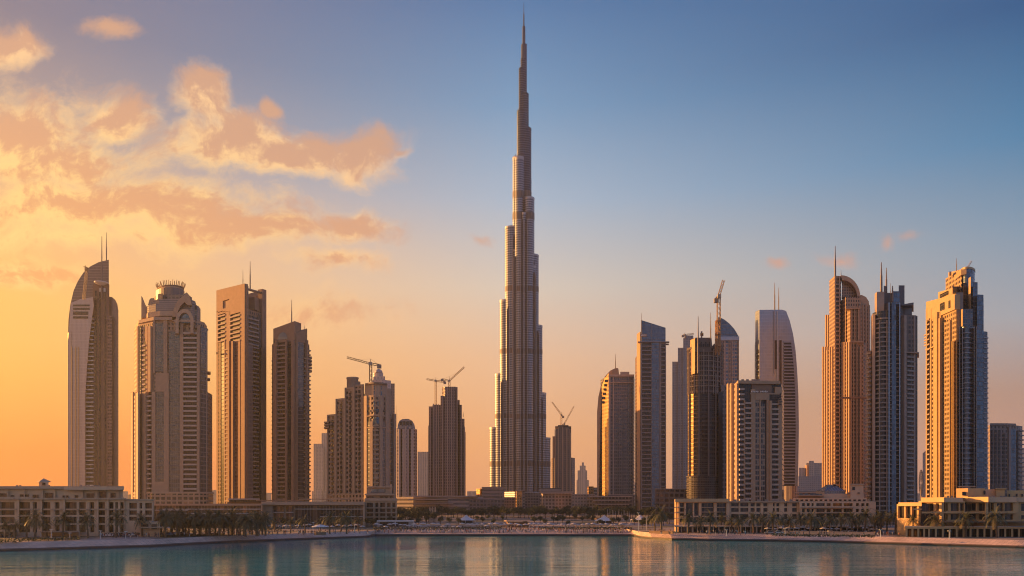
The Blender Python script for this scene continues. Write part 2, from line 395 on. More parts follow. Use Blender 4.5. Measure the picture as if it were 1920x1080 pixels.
def crane_lattice(b, p, q, wdt, n=None):
    p = Vector(p); q = Vector(q); a = (q-p); L = a.length; a.normalize()
    k = Vector((0,0,1)) if abs(a.z) < .9 else Vector((1,0,0)); e1 = a.cross(k).normalized()*wdt/2; e2 = a.cross(e1).normalized()*wdt/2
    C = [e1+e2, e1-e2, -e1-e2, -e1+e2]; r = wdt*.11
    for c in C: b.tube(p+c, q+c, r, r, 4)
    n = n or max(2, int(L/(wdt*1.6)))
    for i in range(n):
        s0, s1 = p+a*L*i/n, p+a*L*(i+1)/n
        for j in range(4): b.tube(s0+C[j], s1+C[(j+1)%4], r*.7, r*.7, 3)
CRM = mat('crane_paint', (.42,.26,.12), .6)
def crane(px, yb, yt, D, jx, jy, cx, cyy, label, wd=1.9, apex=8, gz=None, group=None, luff=False):
    """tower crane: mast from row yb to yt, jib tip at (jx,jy), counter jib tip at (cx,cyy)"""
    X = lambda p: (p-960)/F*D
    Zf = lambda y: EYE+(HZ-y)/F*D
    O = (X(px), D, Zf(yb)); e = bpy.data.objects.new('tower_crane', None); col.objects.link(e); e.location = O
    put(e, label=label, category='crane', group=group)
    b = MB(); crane_lattice(b, O, (O[0], D, Zf(yt)), wd); b.build('mast', CRM, e, O)
    h = (O[0], D, Zf(yt)); s = D/F
    b = MB(); crane_lattice(b, h, (X(jx), D-1, Zf(jy)), wd*.7); b.build('jib', CRM, e, O)
    b = MB(); crane_lattice(b, h, (X(cx), D+.5, Zf(cyy)), wd*.8); b.build('counter_jib', CRM, e, O)
    b = MB(); b.box(X(cx)-1.6, X(cx)+1.6, D-1, D+1.5, Zf(cyy)-2.6, Zf(cyy)+.4); b.build('counterweight', CONC, e, O)
    b = MB(); b.box(O[0]-1.3, O[0]+1.3, D-2.4, D-.9, h[2]-1.4, h[2]+1.1); b.build('cab', mat('cab_paint', (.5,.42,.33)), e, O)
    b = MB(); ap = (O[0], D, h[2]+apex*s); b.tube(h, ap, .35, .2, 5)
    b.tube(ap, (h[0]+(X(jx)-h[0])*.7, D, h[2]+(Zf(jy)-h[2])*.7), .09, .09, 3); b.tube(ap, (X(cx), D, Zf(cyy)), .09, .09, 3)
    b.build('tie_bars', CRM, e, O)
    return e

# ================================================================ tower with sail crown (far left)
def t_sail():
    t = B('sail_tower', 870, 175, 'silver brown tower with a curved sail crown, helipad disc and two tall masts')
    fin = fac('sail_cladding', (.26,.20,.19), (.17,.13,.12), 3, 2.2, .8, .7, .4, .4, wr=.45, wm=.4, jit=.1, curtain=0)
    t.prof('sail_fin', [(127,None),(127,640),(128.5,598),(132,570),(138,545),(146,527),(157,510),(170,499),(185,491.5),(204,487),(205,None)], 6, 26, [fin, PALE])
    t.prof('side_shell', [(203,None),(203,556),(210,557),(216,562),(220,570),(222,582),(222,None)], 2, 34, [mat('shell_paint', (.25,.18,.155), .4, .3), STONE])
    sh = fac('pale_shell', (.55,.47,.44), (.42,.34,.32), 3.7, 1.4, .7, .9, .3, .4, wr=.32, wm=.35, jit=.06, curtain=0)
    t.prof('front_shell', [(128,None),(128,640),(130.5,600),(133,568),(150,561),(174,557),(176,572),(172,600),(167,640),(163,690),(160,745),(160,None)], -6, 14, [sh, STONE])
    t.prism('golden_edge', [(126.8,12),(130,-3),(133.5,-6.4),(133.5,4),(128,16)], [625,622,620,620,625], mat('glint_edge', (.62,.45,.28), .25, .7))  # gold colour stands in for sun glow reflected along the edge
    # balcony column that widens down behind the shell's curved edge
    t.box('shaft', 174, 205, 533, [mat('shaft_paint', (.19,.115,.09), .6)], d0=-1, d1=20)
    for a, b_ in ((178,181.5),(185.5,188.5),(196,198)):
        t.box('slot_window', a, b_, 545, DGL, y0=925, d0=-1.5, d1=1)
    t.box('lantern_window', 186, 190, 540, mat('pale_glass', (.5,.5,.48), .2), y0=547, d0=-2, d1=0)
    t.box('lantern_window', 194, 198, 540, MATS['pale_glass'], y0=547, d0=-2, d1=0)
    t.prism('glazing', [(160,-1.2),(176,-1.2),(176,5),(160,5)], 590, DGL)
    def edge(y): return 161 + max(0, (745-y)/155)**1.3*11
    ys = []; y = 597
    while y < 930:
        b = MB(); e = edge(y)
        b.box(t.X(e, -3), t.X(175, -3), t.D-3.4, t.D-.5, t.Z(y, -3)-1.1, t.Z(y, -3)); t.fin(b, 'balcony', WHITE); y += 7.8
    t.box('window_bay', 201.5, 210, 592, [fac('t1_windows', (.3,.2,.17), (.05,.035,.035), 3.6, 1.9, .8, .55, jit=.5)], d0=-1.8, d1=3)
    for k, (y0, y1) in enumerate(((571,574),(577,580.5),(584,590),(593,597))):
        t.box('crown_opening', 137, 168-(k>1)*3, y0, DGL, y0=y1, d0=-6.6, d1=-4)
    for q in (140.5, 146, 133.5): t.box('gold_glint_rib', q, q+1.2, 650, mat('gold_glint', (.6,.4,.18), .3, .8), d0=-6.8, d1=-5)  # gold strips carry the sun's reflection in their colour
    b = MB(); x, y = t.P(190, -3); zc = t.Z(531, -3)
    b.lathe(x, y, [(0,zc-2.6),(2.5,zc-2.3),(7,zc),(7.2,zc+1),(0,zc+1)], 24); t.fin(b, 'helipad', WHITE)
    t.mast(191, 560, 443, .9, -2); t.mast(199.5, 500, 436, .6, 8)
    t.done()
    # climbing crane of gilded lattice against the sail
    e = bpy.data.objects.new('climbing_crane', None); col.objects.link(e); D = 852
    O = ((160-960)/F*D, D, EYE+(HZ-562)/F*D); e.location = O
    put(e, label='small golden lattice crane climbing the curved crown of the sail tower', category='crane')
    Z = lambda y: EYE+(HZ-y)/F*D
    X = lambda p: (p-960)/F*D
    b = MB(); crane_lattice(b, (X(157), D, Z(562)), (X(162), D, Z(515)), 2.0); crane_lattice(b, (X(162), D, Z(515)), (X(161), D, Z(503)), 1.6); b.build('mast', CRM, e, O)
    b = MB(); b.box(X(159.5), X(164), D-1, D+2, Z(508), Z(502)); b.tube((X(157), D, Z(500)), (X(167), D, Z(503)), .5, .5, 5); b.tube((X(160), D, Z(498)), (X(165), D, Z(508)), .5, .5, 5)
    b.build('head', CRM, e, O)
t_sail()

# ================================================================ hotel tower with arch and spiked crown
def t_arch():
    t = B('arched_hotel_tower', 600, 320, 'broad beige hotel tower with an arched crown ringed by a spiked railing')
    L, A, C, Rr = (248,34), (286,2), (372,2), (397,26)
    full = [L, (256,14), A, C, (388,10), Rr, (392,50), (262,58)]
    t.prism('wall', full, 735, [WBAY, ROOF])
    up = [(252,32), (259,14), (288,3), (368,3), (383,11), (388,24), (386,46), (264,50)]
    t.prism('upper_wall', up, 600, [WBAY, ROOF], y0=735)
    t.prism('crown_wall', [(270,22),(278,10),(292,6),(358,6),(372,12),(376,22),(374,42),(276,44)], 570, [LOUV, ROOF], y0=600)
    M = dict(p=STONE, g=DGL, w=GGL, s=mat('balcony_rail', (.58,.46,.38)))
    # front face, lower
    for a, b_, y1, y0 in ((286,293,735,905),(309,318,700,None),(339,345,600,None),(370.5,375,610,None)):
        t.panel('pier', (a,2), (b_,2), y1, STONE, y0 and 930, 1.6)
    t.panel('pier', (293,2), (309,2), 700, STONE, 735, 1.5); t.panel('pier', (293,2), (309,2), 903, STONE, 930, 1.5)
    t.panel('glazing', (293,2), (309,2), 702, GGL, 903, .8); t.panel('glazing', (318,2), (339,2), 622, GGL, None, .6)
    t.panel('glazing', (292,3), (308,3), 607, GGL, 697, .9)
    for a, b_ in ((288,292),(308,315)): t.panel('pier', (a,3), (b_,3), 597, STONE, 700, 1.4)
    t.panel('glazing', (345,2), (370.5,2), 622, DGL, None, .2)
    t.bal((345,2), (370.5,2), 925, 624, 9.1, M['s'], 2.2, 1.25)
    t.panel('window_bay', (375,3), (388,10), 612, GGL, None, .6)
    t.panel('pier', (384,8.6), (387,9.7), 640, STONE, None, 1)
    t.panel('glazing', (388,10), Rr, 735, WBR, None, .4)
    # left faces: thin bays with balconies, lit piers
    for a, b_ in ((248,251),(257,261)): t.panel('pier', t.on(L, (256,14), a), t.on(L, (256,14), b_), 735, STONE, None, .9)
    t.bays((256,14), A, None, 735, [(256,259,'p'),(259,264,'b'),(264,267,'p'),(267,272,'g'),(272,279,'P'),(279,286,'b')], 9.1, M)
    t.bays((259,14), (288,3), 735, 612, [(259,262,'p'),(262,266,'w'),(270,276,'b',640),(276,279,'p'),(279,283,'w',625),(283,288,'P')], 9.1, M)
    # podium storeys
    t.prism('podium', [(247,34),(255,12),(285,-1),(375,-1),(390,8),(400,28),(394,52),(260,60)], 925, [fac('podium_windows', beige, (.05,.045,.045), 3.5, 4.2, .68, .62, jit=.5), ROOF])
    t.prism('cornice', [(247,34),(255,12),(285,-1.6),(375,-1.6),(391,8),(401,28),(394,52),(260,60)], 922, STONE2, y0=925.5)
    # cornices and stepped crown
    t.prism('cornice', [(253,31),(260,12),(288,1),(330,1),(330,20),(270,40)], 594, STONE2, y0=600)
    t.prism('cornice', [(268,26),(277,8),(300,3),(330,3),(330,20),(280,34)], 583, STONE2, y0=592)
    t.prism('crown_tier', [(281,22),(287,12),(298,8),(356,8),(366,14),(368,24),(366,40),(283,42)], 561, [LOUV, ROOF], y0=571); t.prism('crown_tier', [(286,24),(296,14),(352,13),(360,22),(358,38),(288,40)], 552, [fac('crown_panels', (.36,.26,.2), (.16,.12,.1), 2.4, 3, .6, .6, jit=.3), ROOF], y0=562)
    t.prof('spike_wall', [(265,596),(265,555),(267,557),(273,572),(276,576),(276,596)], 14, 22, STONE)
    t.prof('stepped_wall', [(277,592),(277,574),(280,562),(283,559),(289,559),(291,566),(300,566),(300,592)], 12, 20, STONE)
    slate = mat('slate_panel', (.2,.16,.15), .5, .2)
    t.prism('crown_block', [(291,20),(296,12),(305,10),(308,24),(293,30)], 550, slate, y0=582)
    t.prism('crown_block', [(283,24),(289,16),(292,18),(290,30)], 562, slate, y0=588); t.prism('crown_block', [(352,10),(368,16),(372,30),(354,30)], 572, slate, y0=592)
    t.cyl('drum', 319, 27, 30, 547, slate, y0=575, rd=13, cap=ROOF); t.box('drum_window', 305, 325, 553, DGL, y0=561, d0=16, d1=20)
    t.cyl('drum_cap', 320, 24, 30, 543, STONE2, y0=549, rd=11)
    b = MB(); D = t.D+30
    for i in range(44):     # ring of tall spikes leaning out
        a = 2*math.pi*i/44; r0, r1 = 22.5, 27.5+1.5*math.sin(i*2.3)
        p = t.P(320+r0*math.sin(a), 30-10*math.cos(a)); q = t.P(320+r1*math.sin(a), 30-12.5*math.cos(a))
        b.tube((p[0], p[1], t.Z(546, 30)), (q[0], q[1], t.Z(535-3*abs(math.sin(i*1.7)), 30)), .38, .2, 4)
    t.fin(b, 'spiked_railing', BROWN)
    t.ring('crown_ring', 320, 25, 30, 541, .9, BROWN, rd=11.3, wd=.8)
    # arch: outer ring segment, glazed lunette
    pr = [(326+0.0, 600)]
    out = [(346+(-17)*math.cos(R(a)), 603-24*math.sin(R(a))) for a in range(0, 181, 12)]
    inn = [(346+(-11)*math.cos(R(a)), 603-17*math.sin(R(a))) for a in range(180, -1, -12)]
    t.prof('arch', [(329,625)]+out+[(363,625),(357,625)]+inn+[(335,625)], -2.4, 8, STONE2)
    t.prof('lunette_window', [(335,605)]+[(346+(-11)*math.cos(R(a)), 603-17*math.sin(R(a))) for a in range(0,181,12)]+[(357,605)], -.5, 4, BGL)
    t.prof('big_arch', [(322,602),(324,585),(329,570),(337,560),(347,552),(350,549),(356,556),(360,572),(352,572),(346,566),(338,574),(333,586),(332,602)], 1, 9, STONE)
    t.prof('rear_crown', [(336,600),(338,566),(343,553),(350,548),(357,556),(360,570),(369,572),(369,600)], 9, 26, [GGL, ROOF])
    t.panel('cornice', (329,2), (366,2), 601, STONE2, 605, 3); t.panel('cornice', (363,2), (388,12), 612, STONE2, 615, 1.6)
    t.box('spandrel', 345, 371, 622, STONE2, y0=627, d0=.2, d1=2)
    t.prism('terrace_canopy', [(388,8),(395,10),(395,22),(388,22)], 696, STONE, y0=697.5); t.prism('terrace_canopy', [(388,8),(394,10),(394,22),(388,22)], 708, STONE, y0=709.5)
    t.done()
t_arch()

# ================================================================ slab tower with open slanted top frame
def t_frame():
    t = B('frame_top_tower', 690, 455, 'tall brown slab tower with an open slanted frame on top and two thin masts')
    A, C, E = (408,30), (461,0), (497,20)
    t.prism('wall', [A, C, E, (492,52), (446,62)], 578, [WBR, ROOF])
    wl = mat('t3_render', (.36,.225,.155)); M = dict(p=wl, g=DGL, w=WBR, s=mat('t3_rail', (.46,.36,.31)))
    # left slab wall, slanted top, with a square opening
    def LP(name, p0, p1, y1, y0, out=1.2): t.panel(name, t.on(A, C, p0), t.on(A, C, p1), y1, wl, y0, out, 2)
    sl = lambda p: 545-(p-408)/53*13
    LP('frame_wall', 408, 420, (sl(408), sl(420)), 583); LP('frame_wall', 432, 461, (sl(432), sl(461)), 583)
    LP('frame_wall', 420, 432, (sl(420), sl(432)), 561); LP('frame_wall', 420, 432, 576, 583)
    t.panel('inset_glow_panel', t.on(A,C,420), t.on(A,C,432), 561, mat('inset_glow', (.36,.25,.18), .8), 576, .2, .5)  # peach panel coloured as sky glow seen through the opening
    for a, b_ in ((408,411),(425,434),(453,461)): LP('pier', a, b_, 583, None)
    LP('pier', 411, 425, 583, 587)
    t.bays(A, C, 640, 584, [(411,425,'b'),(434,453,'b')], 7.9, M)
    t.bays(A, C, None, 640, [(411,416,'w'),(416,423,'g'),(423,425,'p'),(425,433,'b',648),(433,436,'P',640),(436,440,'g',640),(440,443,'P',640),(443,448,'w'),(448,453,'p')], 7.9, M, 1.5)
    # right face
    gp = fac('t3_panels', (.36,.27,.24), (.25,.2,.19), 3.7, 1.8, .8, .7, .35, .3, jit=.15, curtain=0)
    t.panel('pier', (461,0), (464,1.7), 536, wl, None, 1.2); t.panel('end_wall', (489.5,15.8), E, 542, wl, None, 1.6, 4)
    t.bays((461,0), E, 648, 590, [(464,483,'b')], 7.9, M)
    t.bays((461,0), E, None, 590, [(483,488,'g')], 7.9, M)
    t.bays((461,0), E, None, 645, [(464,473,'w'),(473,483,'b')], 7.9, dict(p=wl, g=DGL, w=gp, s=M['s']))
    # top frame beams
    b = MB()
    p, q = t.P(461, 0), t.P(496, 20); z0, z1 = t.Z(541, 0), t.Z(551, 20)
    b.tube((p[0],p[1]+1,z0), (q[0],q[1],z1), 1.1, 1.1, 4); p2 = t.P(462,22); b.tube((p2[0],p2[1],t.Z(560,22)), (q[0],q[1],z1-1), .8, .8, 4)
    t.fin(b, 'top_beam', wl)
    t.prism('plant_room', [(464,12),(478,8),(490,20),(474,34)], 556, wl, y0=580)
    t.panel('rear_wall', (450,40), (494,40), (556,543), wl, 580, .5, 1.5)
    t.mast(455.5, 545, 506, .35, 12); t.mast(469, 545, 490, .6, 14)
    t.box('ledge', 405.5, 408, 660, wl, y0=662, d0=20, d1=26)
    t.done()
t_frame()

# ================================================================ slanted tower with round window
def t_round():
    t = B('round_window_tower', 680, 546, 'slim brown tower with a sloping top, one big round window and a single mast')
    wl = mat('t4_render', (.38,.235,.155)); M = dict(p=wl, g=DGL, w=GGL, s=mat('t4_rail', (.40,.29,.23)))
    A, C, E = (514,8), (554,0), (580,14)
    t.prism('wall', [A, C, E, (577,42), (518,46)], 640, [WBR, ROOF])
    t.prism('side_wing', [(510,20),(514,12),(520,12),(520,40),(512,40)], 643, wl)
    t.box('window_bay', 510.3, 513.6, 672, DGL, d0=17, d1=18)
    t.bal((510,19), (513.7,19), 930, 676, 8, M['s'], 1.2, 1.2)
    t.panel('crest_wall', A, C, (617,602.5), wl, 640, 1.2, 8)
    t.panel('crest_wall', C, (573,10), (625,617), wl, 640, 1.0, 6); t.box('corner_fin', 573, 576, 616, wl, y0=660, d0=9, d1=14)
    a, b_ = t.on(A, C, 523), t.on(A, C, 541)
    p, q = Vector(t.P(*a)), Vector(t.P(*b_)); n = t.nrm(p, q); c0 = (p+q)/2; h = (q-p).normalized(); r = (q-p).length/2; zc = t.Z(637, 4)
    b = MB(); ang = [R(a) for a in range(0, 181, 12)]
    pts = [(c0+n*1.5+h*r*math.cos(k), zc+r*1.25*math.sin(k)) for k in ang]; b.face([(v.x, v.y, zz) for v, zz in pts][::-1], [(k*3, 0) for k in ang][::-1])
    t.fin(b, 'round_window', mat('lunette_glass', (.3,.36,.40), .15, .4))
    t.bays(A, C, None, 638, [(514,519.5,'p',636),(519.5,522,'P'),(522,538,'b',641),(538,541,'P'),(541,549.5,'g',644),(549.5,554,'P')], 8.0, M)
    t.bays(C, E, None, 638, [(554,557,'p'),(557,568,'w',640),(568,571,'b',665),(571,574,'P'),(574,580,'b',650)], 8.0, M)
    for k in range(5):
        t.prism('terrace', [(578,14),(584.5,15),(585,19),(584,23),(578,24)], 668+k*6.3, STONE, y0=670.5+k*6.3)
    t.mast(547, 610, 562, .5, 5); t.mast(570.5, 620, 609, .25, 10)
    t.done()
t_round()

# ================================================================ stepped apartment block with rounded front
def t_stepped():
    t = B('stepped_apartment_tower', 640, 680, 'broad stepped apartment block with rounded beige front bay below the jib crane')
    wl = mat('t5_render', (.50,.35,.24)); wd = mat('t5_dark_render', (.36,.25,.18)); M = dict(p=wl, g=DGL, w=GGL, s=mat('t5_rail', (.42,.32,.25)))
    W5 = fac('t5_windows', (.50,.345,.235), (.05,.035,.032), 3.9, 4.0, .5, .54, jit=.5)
    steps = [(615,631,778,34),(631,648,748,28),(648,665,727,22),(665,682,722,16)]
    for i, (a, b_, y, d) in enumerate(steps):
        A, C = (a,d), (b_,d-6)
        t.prism('wing', [A, C, (b_,d+30), (a,d+30)], y, [W5, ROOF])
        k = (b_-a)/17
        t.bays(A, C, None, y, [(a,a+1.6*k,'p'),(a+7*k,a+10.4*k,'b',y+9),(b_-1.8,b_,'p')], 9.0, M, 1.2)
        t.prism('parapet', [(a-.5,d-.6), (b_+.3,d-6.6), (b_+.3,d-3), (a-.5,d+3)], y-2, wl, y0=y+1.5)
    # rounded turrets on the steps
    t.cyl('turret', 661, 11, 32, 708, wd, y0=735, n=18); t.cyl('turret', 668, 8, 30, 716, wd, y0=735, n=18)
    t.ring('turret_cornice', 661, 11.6, 32, 708, 1.2, wl, n=20)
    for q, y in ((636,756),(652,742),(668,738)): t.box('attic_window', q, q+5, y, DGL, y0=y+9, d0=14 if q > 660 else (20 if q > 645 else 26.5), d1=30)
    # front bay: convex
    arc = [(684+i*(727-684)/8, 4-8*math.sin(math.pi*i/8)) for i in range(9)]
    t.prism('front_bay', arc+[(728,40),(684,40)], 742, [W5, ROOF]); t.prism('front_bay_top', [(p*.97+21.2, d+4) for p, d in arc]+[(724,40),(686,40)], 719, [wl, ROOF], y0=742)
    t.prism('side_wing', [(727,8),(741,14),(741,44),(727,44)], 776, [W5, ROOF]); t.prism('side_wing_top', [(724,12),(734,15),(734,44),(724,44)], 728, [wl, ROOF], y0=776)
    t.bays((727,8), (741,14), None, 776, [(727,729.5,'p'),(729.5,735,'w',784),(735,737,'P'),(739,741,'p')], 9, M)
    fm = [arc[i] for i in range(9)]
    def seg(i, k, y0, y1, name, m, out): t.panel(name, fm[i], fm[k], y1, m, y0, out)
    seg(0,1,None,742,'pier',wl,1.0); seg(1,2,None,790,'glazing',GGL,.5); seg(2,3,None,790,'pier',wl,1.0)
    seg(3,5,None,795,'glazing',DGL,.2); t.bal(fm[3], fm[5], 925, 797, 8.9, M['s'], 1.6, 1.1)
    seg(5,6,None,742,'pier',wl,1.0); seg(6,7,None,790,'glazing',GGL,.5); seg(7,8,None,742,'pier',wl,1.0)
    for y0, y1 in ((795,782),(773,767)):
        for i in range(1, 7):
            if i in (3,4): seg(i, i+1, y0, y1, 'window', BGL, .3)
            elif i in (1,6): seg(i, i+1, y0-1, y1+2, 'window', DGL, .3)
    seg(3,5,761,752,'window',BGL,.35)
    for y in (778, 800): t.prism('cornice', [(p, d-1.5) for p, d in arc]+[(727,6),(684,6)], y, wl, y0=y+1.8)
    A2 = [(p*.97+21.2, d+4) for p, d in arc]
    for y0, y1, m in ((742,733,BGL),(731,723,GGL)): t.panel('crown_window', A2[3], A2[6], y1, m, y0, .5)
    t.prism('cornice', [(p*.99+7, d+2) for p, d in arc]+[(726,20),(684,20)], 740.5, STONE2, y0=743.5)
    t.prism('roof_cornice', [(p*.98+14.1, d+2) for p, d in arc]+[(725,40),(684,40)], 716, wd, y0=719)
    t.prism('gold_screen', [(684,14),(692,4),(694,6),(687,18)], 722, mat('gilt_panel', (.6,.4,.18), .3, .5), y0=736)
    t.prism('gold_screen', [(668,24),(682,10),(684,12),(671,28)], 738, wl, y0=752)
    for k in range(3): t.prism('terrace', [(607.5,30),(616,28),(616,40),(609,40)], 790+k*5, STONE, y0=792.5+k*5)
    t.prism('plinth', [(612,34),(682,6),(682,40),(614,60)], 925, [W5, ROOF])
    t.done()
t_stepped()
crane(695, 716, 682, 652, 651, 670.5, 711, 684.5, 'yellow hammerhead crane with a long tilted jib over the stepped apartment block', 1.9, 9)

# ================================================================ faded and mid-distance towers, left half
def simple(name, D, px, label, blocks, cat='tower', group=None, extra=None):
    t = B(name, D, px, label, cat, group)
    for i, (pts, y, m) in enumerate(blocks): t.prism('wall' if i == 0 else 'wing', pts, y, [m, ROOF])
    if extra: extra(t)
    return t.done()
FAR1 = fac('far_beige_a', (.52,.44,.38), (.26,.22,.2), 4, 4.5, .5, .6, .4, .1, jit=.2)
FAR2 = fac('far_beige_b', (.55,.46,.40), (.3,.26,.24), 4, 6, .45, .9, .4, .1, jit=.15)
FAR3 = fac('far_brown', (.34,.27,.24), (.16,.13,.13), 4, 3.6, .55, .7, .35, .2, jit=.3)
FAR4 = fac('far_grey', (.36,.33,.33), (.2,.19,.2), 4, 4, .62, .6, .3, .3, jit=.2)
FARP = fac('far_haze_pale', (.62,.52,.47), (.42,.36,.34), 4, 5, .5, .7, .4, .1, jit=.1)  # paler copy with haze mixed into the colours
def R4(a, b, d, dep, tw=0): return [(a, d), (b, d), (b, d+dep), (a, d+dep)]
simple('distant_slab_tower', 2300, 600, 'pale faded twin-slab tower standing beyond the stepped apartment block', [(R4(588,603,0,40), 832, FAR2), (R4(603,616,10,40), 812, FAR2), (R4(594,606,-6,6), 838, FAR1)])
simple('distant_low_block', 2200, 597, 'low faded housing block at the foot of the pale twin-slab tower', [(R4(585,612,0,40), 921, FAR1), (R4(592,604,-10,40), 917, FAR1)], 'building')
def ex_dome(t):
    t.prism('shoulder', [(697,5),(716,0),(733,8),(733,30),(697,30)], 712, [FARP, ROOF], y0=730)
    t.cyl('lantern', 709, 9.5, 14, 700, FARP, y0=712, n=20)
    b = MB(); x, y = t.P(710, 14); s = t.D/F; zc = t.Z(699, 14); r = 7.5*s
    b.lathe(x, y, [(r*math.cos(R(a)), zc+r*.95*math.sin(R(a))) for a in range(0, 91, 15)], 20); t.fin(b, 'dome', mat('far_dome', (.5,.42,.40), .5, .2), smooth=True)
    t.prism('tier', [(700,6),(722,4),(722,24),(700,24)], 705.5, FARP, y0=712)
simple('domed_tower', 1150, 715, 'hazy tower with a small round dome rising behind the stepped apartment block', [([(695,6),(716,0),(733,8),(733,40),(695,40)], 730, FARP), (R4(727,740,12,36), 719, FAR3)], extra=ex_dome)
def ex_barrel(t):
    for i, q in enumerate((743.5,751,759,767,775)): t.box('fin', q, q+3, 799+abs(q-759)*.25, PALE, d0=-2+abs(i-2)*2, d1=6)
    t.prof('barrel_crown', [(745,806),(746,796),(749,789),(755,785.5),(766,785.5),(773,789),(777,796),(779,806)], 4, 30, [FAR4, PALE])
    for q in (750,756,762,768): t.box('crown_window', q, q+4, 790, DGL, y0=797, d0=3.4, d1=5)
    t.mast(744, 800, 761, .3, 6)
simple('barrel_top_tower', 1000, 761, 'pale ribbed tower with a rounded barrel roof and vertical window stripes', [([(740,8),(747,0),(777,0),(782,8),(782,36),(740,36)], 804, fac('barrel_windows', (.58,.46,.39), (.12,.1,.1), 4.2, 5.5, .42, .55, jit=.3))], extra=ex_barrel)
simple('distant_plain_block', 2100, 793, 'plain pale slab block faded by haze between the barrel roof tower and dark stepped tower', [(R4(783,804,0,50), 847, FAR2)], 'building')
def ex_dark(t):
    br = mat('t10_rib', (.42,.31,.26))
    for q, y in ((806,764),(812,757),(817,758),(821,758),(829,742),(838,726),(846,726),(856,730),(864,790),(870,800)):
        t.box('rib', q, q+2, y, br, d0=-9.5 if 826 < q < 860 else -1.5, d1=8)
    t.mast(868.5, 782, 772, .4, 16)
DK = fac('dark_tower', (.32,.23,.195), (.09,.07,.072), 3.6, 2.6, .5, .62, .25, .3, jit=.4)
simple('dark_stepped_tower', 1000, 838, 'dark brown stepped tower topped by two cranes left of the supertall',
  [(R4(811,866,0,44), 759, DK), (R4(804,812,8,36), 762, DK), (R4(803,806,12,30), 798, DK), (R4(826,858,-4,44), 742, DK), ([(829,-5),(834,-8),(853,-8),(858,-4),(858,36),(829,36)], 725, DK), (R4(858,862,0,40), 750, DK), (R4(862,871,4,36), 785, DK), (R4(870,873,10,30), 810, DK)], extra=ex_dark)
crane(817, 759, 714, 1010, 800, 711, 834, 716, 'small flat crane with short jib on the lower step of the dark stepped tower', 2.2, 6)
crane(842.5, 725, 714, 1010, 870.5, 688.5, 829, 711, 'small crane with jib raised steeply on the highest roof of the dark stepped tower', 2.2, 8)
# ================================================================ the supertall: bundled rounded shafts stepping up in a spiral
def supertall():
    t = B('supertall_tower', 1295, 978, 'very tall silver stepped supertall tower tapering to a needle spire', 'skyscraper')
    m1 = fac('supertall_skin', (.35,.37,.43), (.085,.092,.12), 3.75, 3.2, .9, .58, .3, .5, wr=.42, wm=.45, jit=.25, curtain=0)
    m1b = fac('supertall_unlit_skin', (.075,.10,.155), (.04,.052,.078), 3.75, 3.2, .9, .6, .25, .5, wr=.4, wm=.4, jit=.2, curtain=0)  # darkened and blued in the colour, as if out of the sun
    band = fac('service_floor_louvres', (.17,.135,.13), (.07,.06,.06), 1.8, 5, .95, .5, .5, .2, wr=.6)
    cap = mat('shaft_cap', (.45,.42,.42), .4, .4)
    rib = mat('cleft_shade', (.08,.065,.07), .5, .1); fin = mat('steel_fin', (.42,.38,.38), .5, .4)
    # (centre px, radius px, depth m, top row)
    S = [(930,12,26,803),(940,12,20,703),(949,12,14,565),(959.5,12.5,8,428),(972.5,11.5,4,298),(979,10,6,210),
         (1020.5,11.5,30,822),(1013,11,24,738),(1005.5,11.5,16,612),(998,12,10,480),(990.5,11.5,6,373),(986,10.5,8,243),
         (984,7.5,10,178),(978,5.5,10,130),(989.5,7,16,340),(981.5,5.6,12,113),
         (974,8,-8,298),(992,8.5,-9,373),(982.5,3.6,-15,400),(967,5,-5,470),(999.5,5,-4,500)]
    for cx, r, d, y in S:
        up = y < 300
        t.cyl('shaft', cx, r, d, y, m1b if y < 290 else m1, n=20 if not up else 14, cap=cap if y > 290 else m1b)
        t.ring('shaft_rim', cx, r+(.35 if y > 290 else .12), d, y-1.2, 3.0 if y > 290 else 1.6, cap if y > 290 else m1b, n=20, rd=(r+.35)*t.D/F, wd=.8)
        # bands where the service floors are
        for yb, yt in ((875,865),(785,777),(664,655),(548,538),(413,400),(372,360)):
            if yt > y+6: t.ring('service_band', cx, r+.25, d, yt, (yb-yt)*t.D/F, band, n=20, rd=(r+.25)*t.D/F, wd=.6)
    # dark strips coloured as shade in the clefts, between pale fins
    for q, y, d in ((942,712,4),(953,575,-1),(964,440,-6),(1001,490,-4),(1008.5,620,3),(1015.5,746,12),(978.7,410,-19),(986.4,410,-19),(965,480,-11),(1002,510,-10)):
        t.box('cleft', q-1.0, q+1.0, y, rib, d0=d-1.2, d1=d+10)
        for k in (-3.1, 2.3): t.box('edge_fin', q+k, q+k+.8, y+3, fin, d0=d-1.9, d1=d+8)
    b = MB(); x, y = t.P(982.2, 12); Z = lambda q: t.Z(q, 12)
    b.lathe(x, y, [(4.6,Z(118)),(4.4,Z(84)),(2.6,Z(83)),(2.4,Z(50)),(1.1,Z(49)),(.9,Z(26)),(.45,Z(25)),(.3,Z(5)),(0,Z(4.5))], 12)
    t.fin(b, 'spire', mat('spire_steel', (.07,.09,.13), .4, .5), smooth=False)
    t.cyl('spire_shoulder', 985.3, 2.6, 12, 83, MATS['spire_steel'], y0=180, n=10)
    t.box('roof_equipment', 962, 969, 293, STEEL, y0=298, d0=0, d1=5); t.box('roof_equipment', 966, 967, 289, STEEL, y0=298, d0=2, d1=3)
    t.prism('base_wing', [(917,10),(944,-6),(965,-30),(998,-34),(1018,0),(1034,18),(1034,60),(917,60)], 922, [m1, ROOF])
    t.done()
supertall()

